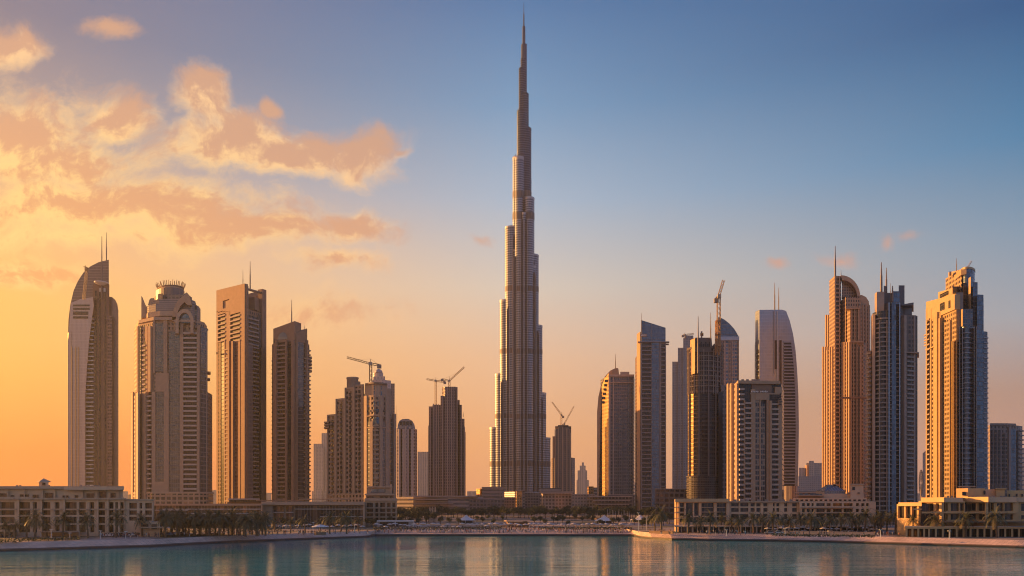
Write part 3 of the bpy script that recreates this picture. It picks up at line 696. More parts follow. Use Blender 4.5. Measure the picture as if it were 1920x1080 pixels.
# ---------------------------------------------------------------- right of the supertall
def ex_c(t):
    g = mat('sunlit_rib_tint', (.55,.36,.24), .4, .2)  # ribs coloured as if sunlit
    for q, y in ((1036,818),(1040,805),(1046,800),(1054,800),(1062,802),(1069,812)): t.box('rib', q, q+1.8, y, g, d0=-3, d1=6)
    t.prism('open_deck', R4(1041,1071,2,30), 799, CONC, y0=801)
simple('crane_topped_tower', 1350, 1055, 'hazy brown tower under construction with two cranes, just right of the supertall',
  [([(1034,18),(1042,0),(1072,0),(1078,14),(1078,40),(1034,40)], 858, DK), (R4(1042,1071,-2,36), 804, DK), (R4(1036,1044,8,20), 818, DK), (R4(1046,1066,2,30), 797, DK)], extra=ex_c)
crane(1052.5, 800, 778, 1355, 1035, 754, 1056, 781, 'small crane with its jib leaning back on the tower right of the supertall', 2.4, 5)
crane(1058, 800, 795, 1352, 1076, 762, 1054, 797, 'small crane with its jib raised forward on the tower right of the supertall', 2.4, 3)
simple('distant_pyramid_tower', 3000, 1093, 'faint distant tower stepping up to a pointed top', [(R4(1081,1104,0,60), 900, FAR2), (R4(1083,1101,-5,60), 882, FAR2), (R4(1087,1098,-8,40), 873, FAR2), (R4(1091,1095,-9,20), 867, FAR2)])

def t_golden():
    t = B('curved_golden_tower', 960, 1155, 'tower with a curved glass edge tinted by golden glow arching up to a short mast')
    gl = fac('gold_glow_glazing', (.62,.42,.2), (.5,.33,.13), 4.4, 3.0, .6, .55, .16, .85, wr=.3, wm=.6, jit=.35, curtain=0)  # reflected sun glow put into the gold colour
    gr = fac('t14_glazing', (.27,.24,.25), (.09,.09,.10), 4.2, 2.2, .7, .66, .14, .5, jit=.35, curtain=.05, wr=.5)
    t.prism('wall', [(1141,0),(1188,0),(1190,30),(1126,40)], 703, [gr, ROOF])
    cur = [(1120.5,770),(1123,745),(1128,724),(1134,709),(1141,700)]
    for i in range(4):
        p, q = cur[i], cur[i+1]; d0 = 34-34*(p[0]-1120.5)/20.5; d1 = 34-34*(q[0]-1120.5)/20.5
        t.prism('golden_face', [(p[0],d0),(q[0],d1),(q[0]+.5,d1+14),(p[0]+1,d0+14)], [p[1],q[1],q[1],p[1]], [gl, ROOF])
    out = [(1119.5,None),(1119.5,772),(1122,744),(1127,722),(1134,706),(1144,695),(1154,690),(1159,690),(1161,703),(1153,703),(1146,704),(1138,716),(1132,731),(1128,752),(1126,785),(1125.4,830),(1122,None)]
    t.prof('arched_rim', out, 22, 34, mat('t14_rim', (.5,.35,.24), .5, .2))
    for k in range(6): t.box('rim_opening', 1134-k*1.3, 1139-k*1.3, 712+k*8, DGL, y0=716+k*8, d0=3+k*2, d1=7+k*2)
    for a, b_, y in ((1141,1144.5,703),(1149,1151,703),(1158,1159.3,765),(1167,1168.3,765),(1177,1179.5,703),(1186,1188,708)): t.box('pier', a, b_, y, GGL if a > 1155 else PALE, d0=-1.6, d1=3)
    t.box('cornice', 1143, 1189, 702, PALE, y0=706, d0=-2, d1=28); t.box('cornice', 1143, 1188.5, 716, PALE, y0=717.5, d0=-2.2, d1=1)
    t.prism('plant_room', R4(1163,1180,6,20), 697, PALE, y0=703); t.prism('plant_room', R4(1150,1160,6,20), 693, STONE, y0=703)
    t.mast(1154, 692, 664, .5, 8); t.done()
t_golden()

def t_blue():
    t = B('blue_slanted_tower', 920, 1222, 'dark blue glass tower with a slanted glass crown and balcony stripes')
    M = dict(p=mat('t15_frame', (.24,.225,.24), .5, .3), g=DGL, w=fac('t15_windows', (.3,.26,.26), (.05,.055,.07), 4.1, 2, .7, .68, .12, .5, jit=.4, wr=.5), s=mat('t15_slab', (.25,.25,.28), .5, .2))
    t.prism('wall', [(1201,0),(1248,0),(1249,34),(1203,36)], 640, [M['w'], ROOF])
    t.prism('side_wall', [(1191,26),(1194,14),(1201,1),(1203,36),(1193,40)], 664, [fac('t15_side', (.22,.145,.105), (.1,.07,.06), 4.1, 2.4, .5, .6, jit=.4), ROOF])
    t.prism('side_fin', [(1194,14),(1200,1),(1201.5,3),(1196,16)], 622, mat('sunlit_orange', (.5,.3,.19)))  # fin coloured orange as if struck by low sun
    t.prism('crown', [(1202,-.4),(1248,-.4),(1248,30),(1202,30)], [600,614.5,614.5,600], [BGL, ROOF], y0=640)
    t.box('crown_mullion', 1221, 1222, 607, M['p'], y0=640, d0=-1.2, d1=0)
    t.box('sign_panel', 1200.5, 1213, 626, mat('t15_sign', (.35,.25,.2)), y0=631, d0=-1.4, d1=-.5)
    b = MB()
    for k in range(5): b.box(t.X(1202+k*2.1, -1.8), t.X(1203.4+k*2.1, -1.8), t.D-1.8, t.D-1.4, t.Z(630.2, -1.8), t.Z(627.4-(k%2)*.4, -1.8))
    t.fin(b, 'sign_letters', WHITE)
    t.box('canopy', 1196, 1249, 640, M['s'], y0=641.6, d0=-3, d1=4); t.box('canopy', 1248, 1255, 640, M['s'], y0=641.3, d0=2, d1=8); t.box('canopy', 1248, 1254, 644, M['s'], y0=645.3, d0=2, d1=8)
    t.bays((1201,0), (1248,0), None, 643, [(1201,1203.5,'p'),(1203.5,1221,'b'),(1221,1222.5,'p'),(1236,1239.5,'p'),(1239.5,1247,'b',646),(1247,1248,'p')], 8.1, M)
    t.box('blue_glazing_strip', 1222.5, 1236, 642, BGL, d0=-1.4, d1=0)
    t.mast(1202.6, 640, 587, .5, -1); t.done()
t_blue()

simple('grey_stepped_tower', 1250, 1290, 'hazy grey stepped tower standing behind the unfinished round tower',
  [(R4(1281,1330,0,50), 634, FAR4), (R4(1271,1282,4,40), 652, FAR4), (R4(1260.5,1272,8,40), 678, FAR4), (R4(1284,1300,4,20), 629, FAR4)])
crane(1284, 634, 628, 1245, 1301, 626, 1280, 629, 'tiny crane on the roof of the hazy grey stepped tower', 2.2, 4)

def t_site():
    t = B('unfinished_round_tower', 590, 1325, 'dark round tower under construction wrapped in open concrete floors')
    gg = fac('amber_glow_glazing', (.40,.27,.14), (.34,.22,.10), 3.4, 1.6, .84, .8, .2, .8, wr=.35, wm=.4, jit=.2, curtain=0)  # gold reflection of the glowing sky put into the glass colour
    dk = fac('site_dark', (.10,.085,.085), (.025,.025,.03), 3.4, 1.8, .8, .7, .2, .1, jit=.5, curtain=.12)
    t.cyl('shaft', 1322, 32, 26, 660, dk, rd=12.6, n=36, cap=CONC); DC = mat('dark_concrete', (.16,.13,.12), .85)
    arc = [(1322-31.5*math.cos(R(a)), 26-13.2*math.sin(R(a))) for a in (2,14,26,38,48)]
    for i in range(4): t.panel('amber_glow_glazing', arc[i], arc[i+1], 735, gg, 905, .5)
    t.rings('floor_slab', 1322, 33, 26, 955, 662, 7.7, .55, mat('site_slab', (.12,.10,.095), .8), n=26, rd=13.4, a0=-100, a1=60, wd=1.2)
    for a in (-62,-20,12,38): 
        p = (1322+33*math.sin(R(a)), 26-13.8*math.cos(R(a))); t.box('column', p[0]-1, p[0]+1, 700 if a != -62 else 662, mat('site_column', (.26,.21,.19)), d0=p[1]-.9, d1=p[1]+.8)
    for y, k in ((655,34.5),(690,34),(736,33.6)): t.ring('scaffold_deck', 1322, k, 26, y, 1.6, DC, n=30, rd=k*.41, a0=-110, a1=110, wd=4)
    b = MB()
    for i in range(26):    # scaffold poles and props of the top storeys
        a = R(-95+i*190/25); x, y = t.P(1322+33.8*math.sin(a), 26-13.9*math.cos(a)); b.tube((x,y,t.Z(740,20)), (x,y,t.Z(650+3*math.sin(i*5.1),20)), .16, .16, 4)
    for y in range(662, 740, 12):
        A = [(1322+33.8*math.sin(R(q)), 26-13.9*math.cos(R(q))) for q in range(-95, 96, 10)]
        for p, q in zip(A, A[1:]): b.tube((*t.P(*p), t.Z(y,20)), (*t.P(*q), t.Z(y,20)), .12, .12, 3)
    for a in range(-84, 92, 16):
        x = 1322+33.2*math.sin(R(a)); y = 26-13.6*math.cos(R(a)); t.box('bare_column', x-.9, x+.9, 655, mat('bare_concrete', (.34,.27,.22)), y0=738, d0=y-.5, d1=y+.6)
    for y in (664,672,681,699,708,717,727): t.ring('bare_slab', 1322, 33.6, 26, y, .7, mat('bare_concrete', (.34,.27,.22)), n=26, rd=13.8, a0=-105, a1=100, wd=2)
    t.fin(b, 'scaffolding', mat('scaffold_tube', (.33,.26,.22)))
    t.prism('core_wall', [(1295,20),(1304,12),(1334,12),(1335,34),(1296,34)], 633, [DC, DC], y0=660)
    t.prism('core_screen', [(1294,19),(1303,11),(1303.6,12),(1295,21)], 634, mat('sun_tinted_formwork', (.55,.33,.15), .6), y0=700)  # sunward screen coloured orange as if lit
    for k in range(7): t.box('core_opening', 1306+k*4, 1308.4+k*4, 641+(k%2)*4, DGL, y0=650, d0=11.4, d1=14)
    t.box('roof_equipment', 1314, 1317, 621, CONC, y0=633, d0=14, d1=18); t.box('roof_equipment', 1313, 1319, 624, CRM, y0=627, d0=13, d1=19); t.box('roof_equipment', 1338, 1341, 645, CONC, y0=656, d0=14, d1=18)
    for k in range(6): t.box('formwork', 1336+k*3.4, 1338+k*3.4, 646-(k*37%7), CONC, y0=656, d0=16+k, d1=18+k)
    t.prism('side_wing', [(1352,16),(1369,18),(1369,44),(1350,44)], 722, [fac('site_wing', (.26,.21,.2), (.05,.045,.05), 3.5, 2.6, .66, .62, jit=.5), ROOF])
    t.box('dark_slot', 1347, 1355, 735, mat('dark_slot_glass', (.03,.03,.038), .2, .3), d0=12, d1=20)
    t.mast(1309, 700, 596, .8, 8); t.mast(1309, 596, 592, .25, 8); t.mast(1332.5, 650, 586, .5, 10)
    t.cyl('podium', 1322, 35, 26, 893, dk, rd=15, n=30, cap=CONC)
    t.rings('floor_slab', 1322, 36, 26, 957, 893, 8.6, .7, mat('site_slab', (.12,.10,.095)), n=26, rd=15.6, a0=-100, a1=70, wd=1.2)
    t.done()
t_site()
def site_crane():
    c = crane(1347.5, 660, 556, 600, 1356, 526, 1343, 561, 'tall crane with a steep jib rising beside the unfinished round tower', 2.2, 3)
    b = MB(); D = 600; X = lambda p: (p-960)/F*D; Z = lambda y: EYE+(HZ-y)/F*D
    for k, y in enumerate((648,625,602)): b.box(X(1344.5-.5*k), X(1351), D-1.8, D+1.8, Z(y+2), Z(y-1))
    crane_lattice(b, (X(1345.5), D+1, Z(665)), (X(1346), D+1, Z(600)), 2.6)
    b.build('climbing_frame', mat('frame_orange', (.5,.27,.13)), c, c.location[:])
site_crane()

def t_crest():
    t = B('curved_crest_tower', 860, 1363, 'blue grey glass tower with a curved crest, half hidden by the unfinished round tower')
    t.prof('wall', [(1342,None),(1342,632),(1385.5,632),(1385.5,None)], 0, 34, [fac('t18_windows', (.40,.35,.34), (.10,.13,.17), 4, 3.2, .72, .6, .12, .5, jit=.3, wr=.5), ROOF])
    t.prof('crest', [(1342,632),(1342,604),(1348,594),(1358,599),(1368,607),(1377,617),(1383,627),(1385.5,632)], -.6, 30, [BGL, SILV])
    for q in (1353,1357,1368,1372,1384): t.box('pier', q, q+1.5, 632, PALE if q < 1380 else STEEL, d0=-1.6, d1=1)
    t.box('cornice', 1342, 1386, 631, SILV, y0=638, d0=-1.9, d1=2); t.done()
t_crest()

def t_sign():
    t = B('square_sign_tower', 500, 1420, 'square beige tower with flat overhanging roof and small white roof sign', gz=GZ)
    A0, A, C = (1370,30), (1385,0), (1465,3)
    wl = mat('t19_render', (.46,.32,.21)); M = dict(p=wl, g=DGL, w=WSAND, s=mat('t19_rail', (.52,.41,.33)))
    t.prism('wall', [A0, A, C, (1470,38), (1376,44)], 718, [DGL, ROOF])
    t.bays(A0, A, None, 718, [(1370,1373,'P'),(1373,1376,'b'),(1376,1379,'P'),(1379,1382,'w'),(1382,1385,'p')], 9.4, M)
    t.bays(A, C, None, 718, [(1385,1394,'b',722),(1394,1396,'p',750),(1396,1407,'b',748),(1407,1415,'p',730),(1436,1441,'p',750),(1441,1444,'P',752),(1444,1458,'b',750),(1458,1464.8,'p',750)], 9.4, M)
    t.panel('frame_head', (1415,1), (1441,2), 738, wl, 750, 1.4)
    t.bays(A, C, None, 750, [(1415,1423,'w',748),(1423,1425.5,'p',750),(1425.5,1433,'w',757),(1433,1436,'g')], 9.4, dict(p=wl, g=mat('slot_shade', (.05,.04,.04)), w=fac('t19_slot', (.36,.28,.22), (.04,.045,.055), 3.3, 1.3, .78, .7, .12, .5, jit=.4), s=M['s']))  # 'g' is a dark strip, the slot's shade put into its colour
    t.panel('window', (1394,.4), (1407,1), 722, DGL, 748, .5); t.panel('sign_wall', (1409,1), (1446,2), 721, mat('sign_wall', (.25,.17,.13)), 737, .6)
    t.panel('screen_wall', (1452,2.6), (1465,3), 726, wl, 738, 1); t.panel('window', (1446,2.4), (1458,2.8), 740, DGL, 749, .5)
    b = MB()
    for k in range(11):
        if k == 5: continue
        x = 1408.5+k*2.9; h = (2.6, 3.2, 2.4, 3.0)[k % 4]; d = -1.0
        b.box(t.X(x,d), t.X(x+.7,d), t.D+d, t.D+d+.3, t.Z(736,d), t.Z(736-h-.8,d)); b.box(t.X(x+.7,d), t.X(x+2,d), t.D+d, t.D+d+.3, t.Z(736-h*.4,d), t.Z(736-h,d))
    t.fin(b, 'sign_letters', WHITE)
    t.prism('ledge', [(1406,-.6),(1462,1.4),(1462,6),(1406,6)], 736.4, wl, y0=739)
    t.prism('roof_slab', [(1369,32),(1384,-2),(1463,.5),(1464,40),(1374,46)], 713, wl, y0=719)
    for q in (1390,1399,1409,1414,1420): t.box('roof_plant', q, q+5, 711, CONC, y0=713.5, d0=10, d1=16)
    for k in range(4): t.box('stair_landing', 1460, 1466, 742+k*5, STEEL, y0=743+k*5, d0=-1.6, d1=1)
    t.done()
t_sign()

def t_taper():
    t = B('tapered_silver_tower', 840, 1456, 'smooth silver grey tower tapering in a curve with twin masts')
    out = [(1424,None),(1424,581),(1466,580.5),(1474,583),(1481,602),(1487,626),(1491.5,655),(1494.5,690),(1497,740),(1498,800),(1497,860),(1495,None)]
    t.prof('wall', out, 0, 34, [SILV, SILV])
    t.prism('chamfer', [(1415.5,26),(1417,10),(1424,-.2),(1426,24)], [586,584,581,583], [SILV, ROOF])
    t.prism('chamfer', [(1415,24),(1416.5,9.6),(1419,6),(1419,24)], 640, [SILV, ROOF])
    dkg = mat('dark_slot_glass', (.03,.03,.038), .2, .3)
    t.box('slot_window', 1452.5, 1456.5, 638, dkg, y0=692, d0=-.7, d1=1); t.box('slot_window', 1461.5, 1465.5, 638, dkg, d0=-.7, d1=1)
    t.box('mullion', 1457.5, 1458.5, 583, WHITE, d0=-1.2, d1=0); t.box('mullion', 1451.5, 1452.3, 583, PALE, y0=700, d0=-1.2, d1=0)
    for k in range(6): t.prism('window', [(1418.3,6.8),(1423.5,.4),(1423.7,1),(1418.5,7.6)], 655+k*10, DGL, y0=662+k*10)
    ys = 640
    def redge(y):
        P = [(626,1487),(655,1491.5),(690,1494.5),(740,1497),(800,1498),(860,1497),(960,1495)]
        for (a, p), (c, q) in zip(P, P[1:]):
            if y <= c: return p+(q-p)*(y-a)/(c-a)
        return 1495
    t.prof('glazing', [(1470,None),(1470,640)]+[(redge(y)-6, y) for y in (640,690,740,800,860)]+[(redge(955)-6,None)], -.5, 1, mat('t20_glass', (.035,.05,.075), .2, .5))
    k = 0
    while ys < 935:
        b = MB(); b.box(t.X(1469.5,-1.3), t.X(redge(ys)-6,-1.3), t.D-1.3, t.D-.5, t.Z(ys,-1.3)-1.3, t.Z(ys,-1.3)); t.fin(b, 'spandrel', mat('t20_slab', (.30,.33,.40), .4, .3)); ys += 5.9
    t.mast(1452.5, 582, 530, .7, 6); t.mast(1460, 582, 539, .6, 8); t.done()
t_taper()

simple('distant_civic_block', 1700, 1525, 'distant pinkish palace-like block with a central tower, low between two tall towers', [(R4(1498,1512,0,40), 877, FAR2), (R4(1512,1545,-6,50), 868, FAR1), (R4(1517,1526,-12,20), 864, FAR1), (R4(1497,1545,-14,40), 893, FAR4), ([(1509,4),(1513,-8),(1516,-8),(1516,2)], 872, mat('sunlit_orange', (.5,.3,.19)))], 'building')  # small corner coloured orange as if sunlit

# ---------------------------------------------------------------- sand coloured tower with quarter arch
def t_quarter():
    t = B('quarter_arch_tower', 720, 1588, 'sand coloured stone tower with a quarter-circle arch top and a single mast')
    wl = mat('t22_stone', (.50,.34,.22)); W = fac('t22_windows', (.43,.29,.19), (.07,.05,.04), 3.6, 2.3, .46, .58, jit=.4, curtain=0)
    def blk(name, a, c, b_, y, d=0, dep=20, lf=20):
        t.prism(name, [(a,d+lf),(c,d),(b_,d+1),(b_,d+dep+lf),(a,d+dep+lf)], y, [W, ROOF])
    blk('wall', 1543, 1562, 1590, 650, 14, 24, 26); blk('wing', 1549, 1565, 1590, 590, 18, 20, 22); blk('spine', 1555, 1565, 1577, 517, 10, 26, 16)
    blk('front_wing', 1575, 1594, 1619, 641, -8, 30, 22); blk('front_wing', 1586, 1594, 1613, 578, -5, 24, 12); blk('front_wing', 1577, 1586, 1614, 557, 4, 22, 12)
    t.prism('side_wing', [(1610,4),(1631,12),(1632,44),(1610,44)], 568, [W, ROOF]); t.prism('side_wing', [(1612,-2),(1624,4),(1625,30),(1612,30)], 641, [W, ROOF])
    # quarter arch
    ang = [R(a) for a in range(0, 91, 9)]
    o = [(1577+36*math.sin(a), 556-40*math.cos(a)) for a in ang]; i_ = [(1579+28*math.sin(a), 556-31*math.cos(a)) for a in ang]
    t.prof('arch', o+i_[::-1], 8, 26, wl)
    t.prof('arch_screen', [(1578,557)]+i_, 14, 22, fac('arch_screen', (.36,.27,.21), (.13,.09,.08), 2.6, 2.2, .6, .6, jit=.3))
    b = MB()
    for a in range(12, 90, 6):
        p = (1579+29*math.sin(R(a)), 556-32*math.cos(R(a))); q = (1579+22*math.sin(R(a)), 556-24*math.cos(R(a)))
        b.tube((t.X(p[0],13),t.D+13,t.Z(p[1],13)), (t.X(q[0],13),t.D+13,t.Z(q[1],13)), .5, .4, 4)
    t.fin(b, 'arch_spokes', BROWN)
    t.prof('shoulder', [(1608,575),(1608,553),(1616,553),(1624,557),(1629,565),(1630,575)], 10, 40, wl)
    LF = lambda a, c, lf, d: ((a,d+lf), (c,d))
    for (a, c, lf, d, y) in ((1543,1562,26,14,650),(1575,1594,22,-8,641),(1549,1565,22,18,590)):
        P, Q = LF(a, c, lf, d); n = 4
        for k in range(n+1):
            q = a+(c-a)*k/n*.94; t.panel('rib', t.on(P,Q,q), t.on(P,Q,q+1.3), y, wl, None, 1.0)
    for q, y in ((1565.5,518),(1573,518)): t.box('rib', q, q+2, y, wl, d0=8.6, d1=11)
    t.box('dark_slot', 1567.5, 1573, 530, DGL, d0=9.4, d1=11)
    t.bal((1567.5,9), (1573,9), 930, 532, 8, mat('t22_rail', (.35,.25,.2)), 1.0, 1.4)
    for q in (1596,1600,1606,1612): t.box('rib', q, q+1.8, 641 if q < 1612 else 650, wl, d0=-9.4, d1=-6)
    for q in (1595,1602,1609): t.box('rib', q, q+1.6, 578, wl, y0=641, d0=-6.2, d1=-3)
    for q in (1617,1622,1627): t.panel('rib', t.on((1610,4),(1631,12),q), t.on((1610,4),(1631,12),q+1.4), 572, wl, None, .8)
    t.box('cornice', 1594, 1619, 640, wl, y0=642, d0=-10, d1=-2); t.box('cornice', 1586, 1613, 577, wl, y0=579, d0=-7, d1=0)
    t.box('string_course', 1575, 1625, 744, BROWN, y0=747, d0=-9.7, d1=-7)
    t.mast(1566, 518, 461, .9, 14); t.mast(1577, 520, 506, .35, 16); t.done()
t_quarter()

def t_cyl():
    t = B('round_balcony_tower', 560, 1672, 'dark blue round tower with curved balcony floors, dark top blocks and twin masts')
    wl = mat('t23_stone', (.46,.33,.26)); dk = mat('t23_dark', (.12,.11,.12), .4, .4)
    gl = fac('t23_glazing', (.06,.06,.07), (.025,.033,.055), 3.4, 1.9, .85, .84, .12, .45, jit=.4, curtain=.06, wr=.4)
    M = dict(p=wl, g=DGL, w=WBR, s=mat('t23_rail', (.36,.29,.26)))
    t.cyl('shaft', 1662, 27, 28, 590, gl, rd=12.5, n=40, cap=ROOF)
    t.rings('floor_slab', 1662, 28.6, 28, 960, 603, 8.6, 1.0, mat('t23_slab', (.36,.30,.27), .6), n=30, rd=13.4, a0=-92, a1=52, wd=1.4)
    for a in (-66,-50,-26,2): 
        x = 1662+28.8*math.sin(R(a)); y = 28-13.6*math.cos(R(a)); t.box('pier', x-1.1, x+1.1, 600, wl, d0=y-.7, d1=y+.9)
    t.prism('frame_wing', [(1625,28),(1627,22),(1634,20),(1634,40),(1626,40)], 657, [WBR, ROOF]); t.bal((1625.4,24), (1633,20), 955, 661, 8.6, M['s'], 1.3, 1.2)
    t.prism('pier_wall', [(1633,26),(1636,18),(1641,17),(1641,34),(1634,34)], 588, wl)
    t.prism('blue_front', [(1667,16.5),(1672,14),(1680,14),(1687,17),(1690,24),(1690,34),(1668,34)], 567, [BGL, dk])
    t.bal((1668,14.6), (1688,15), 955, 655, 8.6, mat('t23_slab', (.36,.30,.27)), .6, .7)
    for a, b_ in ((1666,1668),(1686,1688)): t.box('pier', a, b_, 567, SILV, d0=12.6, d1=17)
    t.prism('top_block', [(1640,24),(1644,18),(1658,18),(1658,32),(1641,34)], 547, wl, y0=592); t.prism('top_block', [(1653,22),(1668,18),(1668,34),(1653,34)], 567, dk, y0=592)
    t.prism('top_block', R4(1657,1690,22,14), 549, [dk, ROOF], y0=592); t.prism('top_block', R4(1675,1687,20,8), 546, BGL, y0=570)
    t.prism('top_fin', R4(1685,1696,26,8), 535, dk, y0=600)
    A, C = (1690,20), (1719,26)
    t.prism('rear_wing', [(1688,22), (1718,24), (1718,50), (1688,50)], 590, [fac('t23_wing', (.2,.155,.14), (.04,.04,.045), 3.4, 3, .62, .6, jit=.5), ROOF]); t.prism('rear_wing_top', [(1694,26),(1710,26),(1710,44),(1694,44)], 572, dk, y0=590)
    t.prism('roof_canopy', [(1690,20),(1713,20),(1713,40),(1690,34)], [571,567,567,571], dk, y0=572.5); t.prism('ledge', [(1690,19),(1723,21),(1723,40),(1690,40)], 659, wl, y0=661)
    t.bays(A, C, None, 592, [(1690,1692.5,'P'),(1692.5,1695,'g'),(1695,1697.5,'p'),(1697.5,1711,'b',662),(1711,1713.5,'p'),(1713.5,1719,'g')], 8.6, M)
    t.mast(1652.5, 547, 492, .9, 20); t.mast(1662, 549, 502, .7, 24); t.box('mast_plinth', 1657, 1661, 536, STEEL, y0=549, d0=22, d1=25)
    t.mast(1669.5, 566, 531, .3, 20); t.mast(1673.5, 566, 536, .9, 18); t.done()
t_cyl()

def t_goldglass():
    t = B('gold_glass_tower', 600, 1795, 'wide tower with gold lit flank, curved blue glass front and small roof crane')
    wl = mat('t24_stone', (.50,.34,.17), .5); M = dict(p=wl, g=DGL, w=fac('t24_windows', (.44,.30,.16), (.07,.05,.035), 3.6, 2.6, .6, .55, .2, .5, jit=.5), s=mat('t24_rail', (.40,.29,.2)))
    A, C = (1739,46), (1793,4)
    t.prism('wall', [A, C, (1797,6), (1797,60), (1745,70)], 566, [M['w'], ROOF])
    t.panel('parapet', A, C, (566,552), wl, 580, 1.2, 3)
    t.bays(A, C, None, 578, [(1739,1741,'p'),(1741,1747,'b',590),(1747,1749,'p'),(1749,1758,'w',585),(1758,1764,'P',585),(1764,1767,'p',585),(1767,1769.5,'P',596),(1769.5,1773,'g',600),(1773,1783,'w',600),(1783,1784,'p',600)], 9.4, M, 1.4)
    t.panel('window', t.on(A,C,1766), t.on(A,C,1774), 566, DGL, 580, 1.6); t.panel('window', t.on(A,C,1782), t.on(A,C,1785), 563, DGL, 577, 1.6)
    t.panel('string_course', t.on(A,C,1739), t.on(A,C,1766), 645, wl, 647, 2.0)
    gg = fac('gold_glare_glass', (.75,.5,.18), (.7,.45,.15), 3.6, 1.2, .8, .8, .12, .95, wr=.2, wm=.9, jit=.12, curtain=0)  # sun glare on the bay put into the gold colour
    t.cyl('golden_bay', 1788, 5, 8, 641, gg, rd=3.4, n=20); t.box('golden_bay_edge', 1792, 1793.6, 636, wl, d0=2, d1=8)
    t.bal((1734,50), (1741,44), 650, 625, 5, STONE, .8, .8, name='terrace')
    # glass front
    gl = fac('t24_glass', (.16,.17,.2), (.08,.11,.15), 3.6, 1.8, .88, .84, .1, .65, jit=.25, curtain=.03, wr=.35)
    arc = [(1797+35*i/8, 6-6*math.sin(math.pi*i/8)) for i in range(9)]
    t.prism('glass_front', arc+[(1832,50),(1797,50)], 611, [gl, ROOF])
    sl = mat('t24_slab', (.30,.31,.35), .45, .3)
    ys = [623+9.4*k for k in range(36)]
    b = MB(); z = t.Z(ys[0], 0); a2 = [t.P(p-.1, d-1.1) for p, d in arc]
    b.prism(a2+[t.P(1832,8), t.P(1797,9)], z-.9, z); t.copies(t.fin(b, 'floor_slab', sl), ys, 0)
    for q in (1799,1804,1826,1830): t.box('pier', q, q+1.1, 612, mat('t24_pier', (.42,.36,.33), .5), d0=-1.8, d1=4)
    t.prism('upper_glass', [(1805,1),(1824,0),(1824,20),(1805,20)], 579, [gl, ROOF], y0=611); t.prism('upper_stone', [(1793,5),(1806,4),(1806,30),(1793,30)], 548, [mat('t24_shaded_stone', (.22,.2,.2), .5, .2), ROOF], y0=640)  # upper stone is a darker copy, shade put into its colour
    t.prism('lit_pier', [(1802,2.5),(1805,-.4),(1806,1),(1803,4)], 579, wl, y0=611)
    t.prism('glass_tower', [(1824,7),(1833,7),(1833,44),(1824,44)], 529, [BGL, ROOF]); t.prism('blue_strip', [(1832,4),(1844,5),(1845,44),(1832,44)], 552, [BGL, ROOF])
    t.prism('side_wing', [(1843,8),(1851.5,10),(1852,44),(1843,44)], 621, [gl, ROOF]); t.bal((1843.4,8), (1851.5,10), 955, 632, 9.4, sl, .8, .9)
    # crown
    t.prism('crown_block', [(1759,50),(1795,22),(1795,60),(1762,66)], [548,537,537,548], wl, y0=570); t.prism('crown_window', [(1762,46.4),(1777,34.6),(1777,40),(1762,52)], 545, DGL, y0=552)
    t.prism('crown_block', [(1773,48),(1803,20),(1803,56),(1776,60)], [522,508,508,522], [M['w'], ROOF], y0=560); t.box('dark_window', 1786, 1796, 537, DGL, y0=549, d0=20, d1=24)
    t.cyl('crown_drum', 1815, 13, 26, 508, BGL, y0=600, rd=9, n=26, cap=ROOF); t.ring('drum_rim', 1815, 13.8, 26, 506.5, 1.6, wl, rd=9.6, wd=1.5)
    t.prism('crown_fin', [(1816,8),(1820,4),(1821,8),(1817,12)], 519, wl, y0=579); t.box('dark_window', 1806, 1814, 530, DGL, y0=572, d0=15.4, d1=20)
    t.prism('crown_lid', [(1778,46),(1802,18),(1812,16),(1812,50),(1780,56)], [511,505,505,505,511], wl, y0=514)
    t.mast(1793.5, 508, 484, .35, 24); t.box('roof_plant', 1780, 1784, 509, CONC, y0=513, d0=30, d1=36); t.done()
t_goldglass()
crane(1812, 508, 505, 626, 1820.5, 490, 1809, 506, 'tiny crane with raised jib on the drum roof of the gold lit tower', 1.2, 3)

def t_brown():
    t = B('plain_brown_tower', 660, 1885, 'plain brown apartment tower with window columns, lower than the gold lit tower')
    M = dict(p=mat('t25_render', (.40,.30,.26)), g=DGL, w=DGL, s=mat('t25_rail', (.3,.24,.22)))
    t.prism('wall', [(1853,6),(1856,0),(1888,0),(1908,4),(1917,10),(1917,40),(1855,40)], 797, [fac('t25_windows', (.38,.285,.25), (.05,.04,.04), 3.5, 3.1, .42, .62, jit=.5), ROOF])
    for a, b_ in ((1859,1862),(1865,1869),(1872,1876),(1881,1885)): t.box('window_column', a, b_, 806 if a < 1880 else 812, fac('t25_col', (.2,.15,.13), (.04,.035,.035), 3.5, 6, 1, .66, jit=.4, curtain=.08), y0=935, d0=-.5, d1=2)
    t.panel('glazing', (1894,1), (1903,3), 805, BGL, None, .8); t.panel('pier', (1889,.3), (1893,.9), 800, M['p'], None, 1.4); t.panel('glazing', (1906,3.6), (1908,4), 808, DGL, None, .8)
    t.bal((1909,4.8), (1917,10), 950, 806, 8.5, M['s'], 1.2, 1.1); t.prism('roof_slab', [(1856,-1),(1888,-1),(1905,2),(1905,36),(1856,36)], 793.5, M['p'], y0=797.5); t.done()
t_brown()
simple('distant_pointed_tower', 2300, 1735, 'thin bluish distant tower with a sloped top between two dark glass towers', [([(1730,0),(1741,0),(1741,40),(1730,40)], [850,840,840,850], FAR4)])
